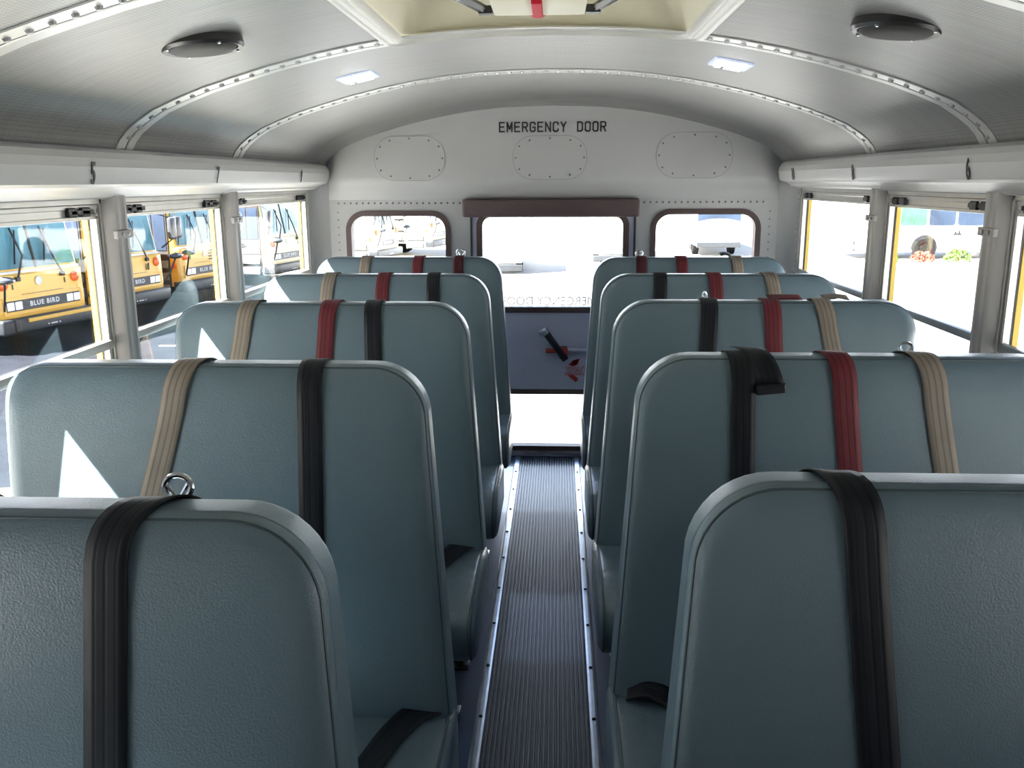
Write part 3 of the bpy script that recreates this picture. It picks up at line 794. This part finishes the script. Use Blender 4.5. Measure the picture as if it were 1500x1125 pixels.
def tongue(par, x, y, z, rz=0.0, sc=1.0):
    """chrome latch tongue loop standing on the seat top"""
    bm = BM(); pts = []
    for k in range(20):
        a = 2*math.pi*k/20
        pts.append(Vector((.019*math.cos(a)*sc, 0, .017*math.sin(a)*sc + .010)))
    q = Matrix.Translation((x, y, z)) @ Matrix.Rotation(rz, 4, 'Z') @ Matrix.Rotation(R(-14), 4, 'X')
    tube(bm, [q @ p for p in pts], .0042*sc, 8, closed=True)
    tube(bm, [q @ Vector((-.012, 0, .012)), q @ Vector((0, .002, -.006)), q @ Vector((.012, 0, .014))], .0032*sc, 6)
    o = obj('latch_tongue', bm, 'chrome', par, smooth=True); o['label'] = 'chrome latch tongue'
    return o
def lap(root, colour, path, name='seat_belt', w=.047):
    """strap lying on the cushion / hanging free: path of (x, y, z)"""
    P = [Vector(p) for p in path]; Q = []
    for i in range(len(P)-1):
        for k in range(5): Q.append(P[i].lerp(P[i+1], k/5))
    Q.append(P[-1])
    for _ in range(2): Q = [Q[0]] + [(Q[i-1] + Q[i]*2 + Q[i+1])/4 for i in range(1, len(Q)-1)] + [Q[-1]]
    nr, wd = [], []
    for i, p in enumerate(Q):
        t = (Q[min(i+1, len(Q)-1)] - Q[max(i-1, 0)]).normalized()
        n = Vector((0, -.25, 1)); n = (n - t*n.dot(t)).normalized()
        nr.append(n); wd.append(t.cross(n))
    bm = BM(); ribbon(bm, Q, nr, wd, w)
    o = obj(name, bm, colour + '_web', root); o['label'] = '%s webbing strap' % colour
    return o

def seat(sg, Y, xa, label, belts, group):
    root = empty('bus_seat', (xa, Y, 0)); tag(root, label, 'bus seat', group)
    def put(nm, key, par=root):
        o = bpy.data.objects.new(nm, MESH[sg, key]); return link(o, par)
    bk = put('backrest', 'backrest'); put('piping', 'piping', bk)
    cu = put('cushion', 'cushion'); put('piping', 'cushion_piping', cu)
    put('leg', 'leg_front'); put('leg', 'leg_rear'); put('wall_bracket', 'wall_bracket'); put('seat_frame', 'seat_frame')
    out = [belt(root, c, x - xa, ln, ov, cv) for c, x, ln, ov, cv in belts]
    return root, out
XR, XL = .190, -.212
GR, GL = 'teal vinyl bench seats right of the aisle', 'teal vinyl bench seats left of the aisle'
S = {}
S['R1'] = seat(1, 1.010, XR, 'nearest right bench seat, one wide black belt in the middle of its face', [('black', .376, .11, -.035, 0), ('red', .70, .05, -.02, 0)], GR)
S['R2'] = seat(1, 1.735, XR, 'second right bench seat, black belt with a folded tail over its top', [('black', .391, .02, -.01, 0), ('red', .578, .115, -.02, 0), ('tan', .742, .20, -.03, 0)], GR)
S['R3'] = seat(1, 2.495, XR, 'third right bench seat, red and tan belt tails lying along its top', [('black', .456, -.04, 0, 0), ('red', .622, .085, 0, 0), ('tan', .757, .28, 0, 0)], GR)
S['R4'] = seat(1, 3.215, XR, 'fourth right bench seat, second from the rear wall', [('black', .401, -.01, 0, 0), ('red', .590, .11, 0, 0), ('tan', .781, .28, 0, 0)], GR)
S['R5'] = seat(1, 3.930, XR, 'rearmost right bench seat beside the emergency door, with a dark maroon belt', [('maroon', .399, .01, 0, 0), ('red', .571, .06, 0, 0), ('tan', .805, .16, 0, 0)], GR)
S['L1'] = seat(-1, .893, XL, 'nearest left bench seat, black belt and chrome tongue on its top', [('black', -.437, -.055, .055, 0), ('maroon', -.640, 0, .02, 0)], GL)
S['L2'] = seat(-1, 1.648, XL, 'second left bench seat with a leaning tan belt and sunlit window end', [('tan', -.672, -.29, .02, 0), ('black', -.432, -.01, 0, 0)], GL)
S['L3'] = seat(-1, 2.442, XL, 'third left bench seat, tan, red and black belts close to the aisle', [('tan', -.822, -.23, .01, 0), ('red', -.597, -.11, .01, 0), ('black', -.477, .01, 0, 0)], GL)
S['L4'] = seat(-1, 3.210, XL, 'fourth left bench seat, second from the rear wall', [('tan', -.786, -.22, 0, 0), ('red', -.591, -.12, 0, 0), ('black', -.414, -.01, 0, 0)], GL)
S['L5'] = seat(-1, 3.950, XL, 'rearmost left bench seat beside the emergency door, with a dark maroon belt', [('tan', -.812, -.18, 0, 0), ('red', -.580, -.10, 0, 0), ('maroon', -.405, 0, 0, 0)], GL)
for k_, z_ in (('R1', .987), ('R2', .994), ('L1', .986), ('L2', .991)): S[k_][0].scale = (1, 1, z_)
def loc(k, x): return x - S[k][0].location.x
# latch tongues and loose tails
tongue(S['L1'][1][0], loc('L1', -.405), .050, ZT - .008, 0, .85)
tongue(S['L5'][1][2], loc('L5', -.403), .03, ZT + .006, 0, .9)
tongue(S['R5'][1][0], loc('R5', .395), .03, ZT + .002, 0, .8)
tongue(S['R2'][1][2], loc('R2', .735), .045, ZT - .006, 0, .7)
tongue(S['R3'][1][0], loc('R3', .455), .03, ZT - .003, R(60), .7)
tongue(S['R1'][1][1], loc('R1', .655), .03, ZT - .012, R(50), .8)
bm = BM(); xa = loc('R2', .412)
pts = [(xa - .004, .035, ZT + .006), (xa, .012, ZT + .010), (xa + .006, -.012, ZT + .0095), (xa + .013, -.034, ZT + .002), (xa + .020, -.052, ZT - .014), (xa + .026, -.060, ZT - .032), (xa + .030, -.062, ZT - .050)]
ribbon(bm, pts, [(0, .2, 1), (0, 0, 1), (0, -.2, 1), (0, -.6, 1), (0, -1, .6), (0, -1, .2), (0, -1, .1)], [(1, -.25, 0)]*7, .052)
o = obj('belt_tail', bm, 'black_web', S['R2'][0]); o['label'] = 'black webbing strap'
bm = BM(); box(bm, -.028, .028, -.006, .006, -.010, .010, .003, mtx=Matrix.Translation((loc('R2', .444), -.064, ZT - .056)) @ Matrix.Rotation(R(-6), 4, 'Y')); o = obj('buckle', bm, 'black', S['R2'][0]); o['label'] = 'black plastic buckle'
lap(S['R3'][0], 'red', [(loc('R3', .622), -.0, ZT + .007), (loc('R3', .665), .004, ZT + .008), (loc('R3', .715), .008, ZT + .007)], 'belt_tail', .036)
lap(S['R3'][0], 'tan', [(loc('R3', .775), .004, ZT + .006), (loc('R3', .81), .006, ZT + .011), (loc('R3', .845), .006, ZT + .006)], 'belt_tail', .036)
lap(S['R5'][0], 'black', [(loc('R5', .745), .004, ZT + .010), (loc('R5', .765), .004, ZT + .016), (loc('R5', .79), .004, ZT + .008)], 'belt_tail', .036)
# straps lying on the cushions
lap(S['L2'][0], 'black', [(loc('L2', -.205), -.10, .364), (loc('L2', -.245), -.135, .368), (loc('L2', -.275), -.20, .366), (loc('L2', -.31), -.34, .366), (loc('L2', -.34), -.46, .352)], w=.052)
lap(S['L3'][0], 'black', [(loc('L3', -.215), -.10, .364), (loc('L3', -.245), -.13, .368), (loc('L3', -.275), -.22, .366), (loc('L3', -.33), -.36, .364)], w=.052)
lap(S['R2'][0], 'black', [(loc('R2', .18), -.125, .366), (loc('R2', .215), -.135, .385), (loc('R2', .26), -.15, .370), (loc('R2', .33), -.20, .366)], w=.05)

# ------------------------------------------------------------------ the yard
bm = BM(); box(bm, -90, 120, -60, 170, ZG - .3, ZG); struct(obj('ground', bm, 'concrete'), 'sunlit pale concrete yard')
bm = BM(); prism(bm, [(-1.6, -30), (-1.6, 22), (-3.9, 24), (-5.3, 14), (-5.9, 9), (-5.9, -30)], lambda x, y: (x, y, ZG), lambda x, y: (x, y, ZG + .01)); struct(obj('ground_bounce_strip', bm, 'concrete_bounce'), 'added pale ground strip bouncing light into the left side of the bus')  # added reflector strip, lifts the light on the left seats
bm = BM(); prism(bm, [(-60, 2), (-6.2, 9.5), (-5.6, 14), (-4.2, 24), (-5.0, 33), (-60, 33)], lambda x, y: (x, y, ZG), lambda x, y: (x, y, ZG + .012)); struct(obj('ground_asphalt', bm, 'asphalt'), 'dark asphalt parking apron')
bm = BM()
for a in ((-9.6, 15.0), (-8.6, 18.4)):
    box(bm, a[0], a[0] + 1.4, a[1], a[1] + .1, ZG + .013, ZG + .018)
struct(obj('trim_40', bm, 'stripe'), 'worn parking line on the asphalt')

def school_bus(name='school_bus', number=None, yellow_bar=False, louvre=False, glassm='busglass', paint='yellow', dark='busglass_dark'):
    """flat-fronted bus, local +x = forward, origin on the ground under the middle of its front"""
    r = empty(name)
    W2, Ln, Hh = 1.20, 9.5, 3.05
    # body shell: side profile rows with a slightly raked front
    bm = BM()
    prof = [(-Ln, .55), (-.02, .55), (.02, .80), (0, 1.45), (-.10, 1.50), (-.32, 2.55), (-.42, 2.85), (-.75, 3.02), (-1.4, Hh), (-Ln + .3, Hh), (-Ln, 2.8)]
    rows = []
    for y, kz in ((-W2, .93), (-W2 + .04, .965), (-W2 + .22, .99), (-.5, 1.0), (.5, 1.0), (W2 - .22, .99), (W2 - .04, .965), (W2, .93)):
        ins = {.93: .10, .965: .035, .99: .0}.get(kz, 0)
        rows.append([bm.verts.new((x - ins if x > -1 else x, y, z if z < 2.6 else 2.6 + (z-2.6)*(kz - .90)/.1 if kz < 1 else z)) for x, z in prof])
    for A, B in zip(rows, rows[1:]):
        for i in range(len(prof)): bm.faces.new((A[i], A[(i+1) % len(prof)], B[(i+1) % len(prof)], B[i]))
    bm.faces.new(rows[0]); bm.faces.new(rows[-1])
    body = obj('body', bm, paint, r, smooth=False)
    def rake(z): return -.10 - .22*(z - 1.50)/1.05 if z > 1.50 else .0
    # windshield panes lie on the raked front
    for a, b in ((-1.08, -.03), (.03, 1.08)):
        bm = BM(); q = [(rake(z) + .012, y, z) for y, z in ((a, 1.56), (b, 1.56), (b, 2.46), (a, 2.46))]
        A = [bm.verts.new(v) for v in q]; B = [bm.verts.new((v[0] - .03, v[1], v[2])) for v in q]
        bm.faces.new(A); bm.faces.new(B[::-1])
        for i in range(4): bm.faces.new((A[i], A[(i+1) % 4], B[(i+1) % 4], B[i]))
        obj('windshield', bm, glassm, body)
    bm = BM(); box(bm, -.115, -.06, -1.14, 1.14, 1.475, 1.525, .01); obj('cowl_strip', bm, 'white_paint', body)
    bm = BM(); tube(bm, [(rake(1.55) + .02, 0, 1.55), (rake(2.47) + .02, 0, 2.47)], .028, 6); obj('windshield_pillar', bm, 'black', body)
    for y0, y1, y2 in ((-.62, -.42, -.16), (.55, .34, .62)):
        bm = BM(); tube(bm, [(.05, y0, 1.40), (.02, y1, 1.80), (rake(2.3) + .06, y1 - .02, 2.30)], .022, 6)
        tube(bm, [(-.06, y1 - .13, 1.65), (rake(2.2) + .04, y1 + .10, 2.25)], .018, 5)
        box(bm, .0, .07, y0 - .05, y0 + .05, 1.34, 1.42, .01); obj('wiper', bm, 'black', r)
    # grille band with lettering, headlights
    bm = BM(); box(bm, .0, .035, -.98, .98, .80, 1.0, .01); g = obj('grille', bm, 'bumper', r)
    m = Matrix.Translation((.037, 0, .90)) @ Matrix.Rotation(R(90), 4, 'Z') @ Matrix.Rotation(R(90), 4, 'X')
    text_obj('lettering', 'BLUE BIRD', .125, 'white_text', g, sx=1.1, bold=.004, extrude=.003, mtx=m, space=1.25)
    for y in (-.88, -.68, .68, .88):
        bm = BM(); box(bm, .03, .055, y - .085, y + .085, .825, .975, .012); obj('headlight', bm, 'headlight', r)
    bm = BM(); ring_frame(bm, [(-1.04, .74), (1.04, .74), (1.04, 1.06), (-1.04, 1.06)], [(-.98, .80), (.98, .80), (.98, 1.0), (-.98, 1.0)], lambda y, z: (.0, y, z), lambda y, z: (.03, y, z)); obj('grille_frame', bm, paint, r)
    # bumper
    bm = BM(); box(bm, -.25, .16, -1.22, 1.22, .40, .68, .05, 3); bp = obj('bumper', bm, 'bumper', r, smooth=True)
    if yellow_bar:
        bm = BM(); box(bm, .15, .20, -.62, 1.18, .585, .66, .015); obj('crossing_arm', bm, 'yellow', bp)
        bm = BM(); box(bm, .14, .19, -.95, -.83, .44, .66, .02); obj('tow_hook', bm, 'black', bp)
    m = Matrix.Translation((.164, .05, .50)) @ Matrix.Rotation(R(90), 4, 'Z') @ Matrix.Rotation(R(90), 4, 'X')
    text_obj('plate_lettering', '-  -----  -', .10, 'white_text', bp, bold=.008, extrude=.003, mtx=m)
    # seams and emblem of the front panel
    bm = BM()
    box(bm, .012, .016, -.55, .55, 1.085, 1.095)
    for y in (-.75, .62): box(bm, .014, .024, y - .012, y + .012, 1.20, 1.30)
    obj('panel_seam', bm, 'bumper', body)
    bm = BM(); lathe(bm, [(.0, .0), (.07, .0), (.085, .008), (.085, -.006)], 24, Matrix.Translation((.018, -.08, 1.31)) @ Matrix.Rotation(R(90), 4, 'Y')); obj('emblem', bm, 'white_paint', body)
    for y in (-.98, .90):
        bm = BM(); lathe(bm, [(0, .055), (.07, .05), (.10, .03), (.105, -.01)], 24, Matrix.Translation((.01, y, 1.30)) @ Matrix.Rotation(R(90), 4, 'Y')); obj('turn_signal', bm, 'orange', r, smooth=True)
    if number:
        m = Matrix.Translation((.022, .55, 1.20)) @ Matrix.Rotation(R(90), 4, 'Z') @ Matrix.Rotation(R(90), 4, 'X')
        text_obj('number', number, .2, 'ink', body, sx=.8, bold=.004, extrude=.003, mtx=m)
    if louvre:
        bm = BM()
        for k in range(4): box(bm, .01, .03, .1, .95, 1.13 + k*.075, 1.165 + k*.075)
        obj('louvre', bm, 'bumper', body)
    # entry door (open) on the bus's right side
    bm = BM(); box(bm, -1.15, -.30, -1.235, -1.18, .35, 2.45); dr_ = obj('entry_door', bm, 'dark_in' if dark == 'busglass_dark' else 'steps', r)
    for k in range(3):
        bm = BM(); box(bm, -1.12, -.33, -1.26 - .03*(2-k), -1.23, .42 + k*.30, .60 + k*.30); obj('step', bm, 'steps', dr_)
    bm = BM(); box(bm, -1.12, -.75, -1.25, -1.235, 1.45, 2.35); box(bm, -.70, -.34, -1.25, -1.235, 1.45, 2.35); obj('door_glass', bm, dark, dr_)
    bm = BM(); box(bm, -.22, -.12, -1.23, -1.19, 1.0, 1.14, .01); obj('side_marker', bm, 'orange', r)
    # side windows and rub rails
    for k in range(9):
        xa = -1.45 - k*.85
        bm = BM(); box(bm, xa - .72, xa, -1.225, -1.195, 1.65, 2.35); box(bm, xa - .72, xa, 1.195, 1.225, 1.65, 2.35); obj('side_window', bm, dark, body)
    bm = BM()
    for z in (.62, 1.02, 1.50):
        for s in (-1, 1): box(bm, -Ln + .1, -1.25, *sorted((s*1.19, s*1.225)), z, z + .07)
    obj('rub_rail', bm, 'black', body)
    # wheels
    for x in (-2.2, -7.2):
        for s in (-1, 1):
            bm = BM(); lathe(bm, [(0, -.1), (.28, -.1), (.30, -.02), (.46, .0), (.50, -.04), (.50, -.28), (.4, -.3), (0, -.3)], 28, Matrix.Translation((x, s*1.215, .5)) @ Matrix.Rotation(R(-90*s), 4, 'X')); obj('wheel', bm, 'tire', r, smooth=True)
    # mirrors on stalks
    for s in (-1, 1):
        bm = BM(); lathe(bm, [(0, .09), (.10, .07), (.17, .02), (.18, -.02), (.10, -.08), (0, -.1)], 20, Matrix.Translation((.35, s*1.25, 1.42)) @ Matrix.Diagonal((1, 1.15, .8, 1)))
        mi = obj('cross_mirror', bm, 'mirror', r, smooth=True)
        bm = BM(); tube(bm, [(.35, s*1.25, 1.38), (.22, s*1.18, 1.05), (.10, s*1.10, .85)], .022, 6); obj('stalk', bm, 'black', mi)
        bm = BM(); box(bm, .12, .26, s*1.42 - .13, s*1.42 + .13, 1.78, 2.30, .06, 3); mi = obj('side_mirror', bm, 'mirror', r, smooth=True)
        bm = BM(); tube(bm, [(.19, s*1.42, 1.8), (.0, s*1.2, 1.6)], .02, 6); tube(bm, [(.19, s*1.42, 2.28), (-.28, s*1.18, 2.45)], .02, 6); obj('stalk', bm, 'black', mi)
    # roof flashers
    for y in (-.95, -.65, .65, .95):
        bm = BM(); lathe(bm, [(0, .05), (.08, .045), (.10, -.03)], 16, Matrix.Translation((-.36, y, 2.72)) @ Matrix.Rotation(R(75), 4, 'Y')); obj('flasher', bm, 'orange', r)
    return r
GB = 'yellow school buses parked in a row beyond the left windows'
def place(b, px, py, deg, label):
    b.rotation_euler = (0, 0, R(deg)); b.location = (px, py, ZG); b.scale = (1.04, 1.04, 1.12); tag(b, label, 'school bus', GB)
    return b
DEG = -13
place(school_bus(yellow_bar=True), -10.95, 18.25, DEG, 'yellow school bus nearest in the row outside, with a yellow bar across its bumper')
place(school_bus(number='10'), -10.7, 21.8, DEG, 'second yellow school bus in the row outside, numbered 10 on its front')
place(school_bus(louvre=True), -10.2, 25.4, DEG, 'third yellow school bus in the row outside, black louvres on its front')
b4 = place(school_bus(glassm='busglass_overexposed', paint='yellow_overexposed'), -9.25, 30.3, DEG, 'fourth school bus in the row outside, overexposed yellow, seen in the rear left side window')
spots = [(-7.0, 36.5, 'fifth school bus outside, washed out by glare, left in the small left rear window'), (-5.6, 42.5, 'farthest school bus outside, washed out by glare, right in the small left rear window')]
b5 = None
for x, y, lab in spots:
    b5 = copy_tree(b5) if b5 else school_bus(glassm='busglass_overexposed', paint='yellow_overexposed', dark='busglass_overexposed')
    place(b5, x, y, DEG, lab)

# white transit bus across the yard, long side towards us
tb = empty('transit_bus', (13.2, 40.0, ZG)); tag(tb, 'white transit bus standing side-on beyond the right windows', 'bus')
bm = BM(); box(bm, 0, 11.5, 0, 2.5, .35, 3.1, .10, 3); body = obj('body', bm, 'white_paint', tb, smooth=True)
x = .9
for k, w in enumerate((.85, 1.12, 1.12, 1.12, 1.12, 1.12, 1.12, 1.12)):
    bm = BM(); prism(bm, rrect(x, x + w, 1.46, 2.62, .12, 5), lambda a, z: (a, -.02, z), lambda a, z: (a, .05, z))
    wn = obj('side_window', bm, 'busglass_green' if k == 1 else 'busglass_dark', body)
    bm = BM(); ring_frame(bm, rrect(x - .03, x + w + .03, 1.43, 2.65, .15, 5), rrect(x, x + w, 1.46, 2.62, .12, 5), lambda a, z: (a, -.025, z), lambda a, z: (a, .02, z)); obj('window_rubber', bm, 'alu_dark', wn)
    x += w + .10
for wx in (2.95, 8.6):
    bm = BM(); lathe(bm, [(0, .02), (.50, .02), (.56, -.01)], 32, Matrix.Translation((wx, -.012, .50)) @ Matrix.Rotation(R(90), 4, 'X')); obj('wheel_arch', bm, 'black', body, smooth=True)
    bm = BM(); lathe(bm, [(0, .02), (.16, .05), (.20, .02), (.26, .03), (.27, .05), (.44, .06), (.46, .0)], 32, Matrix.Translation((wx, -.04, .46)) @ Matrix.Rotation(R(90), 4, 'X')); obj('wheel', bm, 'tire', tb, smooth=True)
bm = BM(); box(bm, -.08, .10, .1, 2.4, .35, .85, .04); obj('rear_bumper', bm, 'bumper', tb)
bm = BM(); box(bm, -.01, 11.5, -.015, 0, .33, .42); obj('skirt', bm, 'alu_dark', tb)
bm = BM(); box(bm, 4.15, 4.5, -.02, .0, 1.05, 1.12); box(bm, 4.2, 4.28, -.02, 0, 1.12, 1.2); box(bm, 4.36, 4.44, -.02, 0, 1.12, 1.25); obj('side_mark', bm, 'ink', tb)

# bushes in front of it
def bush(x, y, rx, h, m, label, n=420):
    bm = BM()
    for i in range(n):
        a = random.uniform(0, 2*math.pi); t = random.uniform(0, 1); rr = math.sqrt(1 - t*t*.9) * random.uniform(.7, 1)
        p = Vector((rx*rr*math.cos(a), rx*.7*rr*math.sin(a), .05 + h*t*random.uniform(.85, 1)))
        s = random.uniform(.06, .12)
        q = Matrix.Translation(p) @ Matrix.Rotation(random.uniform(0, 6.3), 4, 'Z') @ Matrix.Rotation(random.uniform(-1.2, 1.2), 4, 'X')
        v = [bm.verts.new(q @ Vector(c)) for c in ((-s*.5, 0, 0), (0, -s*.2, s*.6), (s*.5, 0, 0), (0, s*.25, -s*.6))]
        bm.faces.new(v)
    o = obj('bush', bm, m); o.location = (x, y, ZG); tag(o, label, 'bush')
    bm = BM()
    for k in range(5):
        a = 2*math.pi*k/5; tube(bm, [(0, 0, 0), (rx*.5*math.cos(a), rx*.4*math.sin(a), h*.7)], [.03, .01], 5)
    obj('stem', bm, 'bark', o)
bush(14.2, 38.6, .38, .48, 'leaf', 'small round green bush left of the reddish shrub, by the white transit bus')
bush(15.55, 38.6, .55, .40, 'leaf_red', 'reddish shrub in front of the transit bus wheel')
bush(17.0, 38.6, .58, .52, 'leaf', 'round green bush right of the reddish shrub, by the white transit bus')
bush(19.2, 38.0, .55, .60, 'leaf', 'green bush farthest right, seen at the edge of the nearest right window')
# tree far behind the bus row
bm = BM()
for i in range(1500):
    d = Vector((random.gauss(0, 1), random.gauss(0, 1), random.gauss(0, 1))).normalized() * random.uniform(.6, 1)
    p = Vector((d.x*3.2, d.y*2.6, 4.6 + d.z*2.4)); s = random.uniform(.25, .45)
    q = Matrix.Translation(p) @ Matrix.Rotation(random.uniform(0, 6.3), 4, 'Z') @ Matrix.Rotation(random.uniform(-1.4, 1.4), 4, 'X')
    bm.faces.new([bm.verts.new(q @ Vector(c)) for c in ((-s*.5, 0, 0), (0, 0, s*.6), (s*.5, 0, 0), (0, 0, -s*.6))])
tr = empty('tree', (-24.5, 68, ZG)); tag(tr, 'green tree far behind the parked yellow buses', 'tree')
obj('crown', bm, 'leaf_dark', tr)
bm = BM(); tube(bm, [(0, 0, 0), (.1, 0, 2.2), (0, .1, 4)], [.32, .24, .12], 10); obj('trunk', bm, 'bark', tr, smooth=True)
# pale bus facing us beyond the right rear window
wb = empty('shuttle_bus', (7.45, 41.5, ZG)); tag(wb, 'white bus seen end-on through the small right rear window', 'bus')
bm = BM(); box(bm, -1.05, 1.05, 0, 8, .45, 2.45, .12, 3); body = obj('body', bm, 'white_paint', wb, smooth=True)
bm = BM(); prism(bm, [(-.98, 1.60), (-.5, 1.70), (0, 1.73), (.5, 1.70), (.98, 1.60), (.98, 2.05), (-.98, 2.05)], lambda a, z: (a, -.02, z), lambda a, z: (a, .03, z)); obj('rear_window', bm, 'busglass_dark', body)
for a, b in ((-.55, -.32), (-.2, .24), (.42, .66)):
    bm = BM(); box(bm, a, b, -.02, .02, .92, 1.14); obj('panel_light', bm, 'grey_text', body)
bm = BM(); box(bm, -1.0, 1.0, -.15, .05, .42, .66, .03); obj('bumper', bm, 'bumper', wb)
for s in (-1, 1):
    bm = BM(); lathe(bm, [(0, .0), (.40, .0), (.42, -.05), (.42, -.26), (0, -.28)], 24, Matrix.Translation((s*.98, 1.4, .42)) @ Matrix.Rotation(R(90*s), 4, 'Y')); obj('wheel', bm, 'tire', wb, smooth=True)

# two white box trucks, ends towards us, beyond the emergency door window
bt = empty('box_truck', (-2.28, 33.4, ZG)); tag(bt, 'white box truck seen end-on at the left side of the emergency door window', 'truck', 'white trucks behind the emergency door')
bm = BM(); box(bm, -1.0, 1.0, 0, 6, .42, 2.35, .06, 3); body = obj('body', bm, 'white_paint', bt, smooth=True)
bm = BM()
for k in range(5): box(bm, -.88, .88, -.008, .004, .62 + k*.33, .93 + k*.33, .006)
obj('roller_door', bm, 'white_paint', body)
bm = BM(); box(bm, -1.0, 1.0, -.16, .02, .14, .38, .03); obj('bumper', bm, 'bumper', bt, smooth=True)
for sg in (-1, 1):
    bm = BM(); lathe(bm, [(0, .0), (.38, .0), (.40, -.05), (.40, -.24), (0, -.26)], 24, Matrix.Translation((sg*.96, 1.3, .40)) @ Matrix.Rotation(R(90*sg), 4, 'Y')); obj('wheel', bm, 'tire', bt, smooth=True)
bt2 = copy_tree(bt); bt2.location = (2.55, 37.6, ZG)
bt2['label'] = 'white box truck seen end-on at the right side of the emergency door window'

# ------------------------------------------------------------------ light
sun = bpy.data.lights.new('sun', 'SUN'); sun.energy = 75; sun.angle = R(.5); sun.color = (1, .98, .95)
so = link(bpy.data.objects.new('sun', sun))
d = Vector((1.45, 1.0, -1.98))
so.rotation_euler = d.to_track_quat('-Z', 'Y').to_euler(); so.location = (-20, -10, 30)
w = bpy.data.worlds.new('sky'); bpy.context.scene.world = w; w.use_nodes = True
nt = w.node_tree; N = nt.nodes; L = nt.links
bg = N['Background']; bg.inputs['Strength'].default_value = 1.6
tc = N.new('ShaderNodeTexCoord'); sp = N.new('ShaderNodeSeparateXYZ'); L.new(tc.outputs['Generated'], sp.inputs[0])
cr = N.new('ShaderNodeValToRGB'); L.new(sp.outputs['Z'], cr.inputs['Fac'])
cr.color_ramp.elements[0].position = 0; cr.color_ramp.elements[0].color = (.93, .96, 1, 1)
cr.color_ramp.elements[1].position = .6; cr.color_ramp.elements[1].color = (.40, .60, 1, 1)
# added bright sky patch low behind the bus, for glare on the floor
def mrange(sock, a, b, c, d):
    m = N.new('ShaderNodeMapRange'); m.interpolation_type = 'SMOOTHSTEP'
    m.inputs['From Min'].default_value = a; m.inputs['From Max'].default_value = b; m.inputs['To Min'].default_value = c; m.inputs['To Max'].default_value = d
    L.new(sock, m.inputs['Value']); return m.outputs[0]
g1 = mrange(sp.outputs['Y'], .55, .95, 0, 1); g2 = mrange(sp.outputs['Z'], .15, .65, 1, 0)
mu = N.new('ShaderNodeMath'); mu.operation = 'MULTIPLY'; L.new(g1, mu.inputs[0]); L.new(g2, mu.inputs[1])
ma = N.new('ShaderNodeMath'); ma.operation = 'MULTIPLY_ADD'; ma.inputs[1].default_value = 12.0; ma.inputs[2].default_value = 1.15
L.new(mu.outputs[0], ma.inputs[0]); L.new(ma.outputs[0], bg.inputs['Strength'])
L.new(cr.outputs['Color'], bg.inputs['Color'])

sc = bpy.context.scene
sc.view_settings.view_transform = 'Standard'; sc.view_settings.look = 'None'; sc.view_settings.exposure = 0; sc.view_settings.gamma = 1
sc.cycles.use_denoising = True
sc.cycles.max_bounces = 10; sc.cycles.diffuse_bounces = 5; sc.cycles.glossy_bounces = 4; sc.cycles.transparent_max_bounces = 12
sc.cycles.sample_clamp_indirect = 6
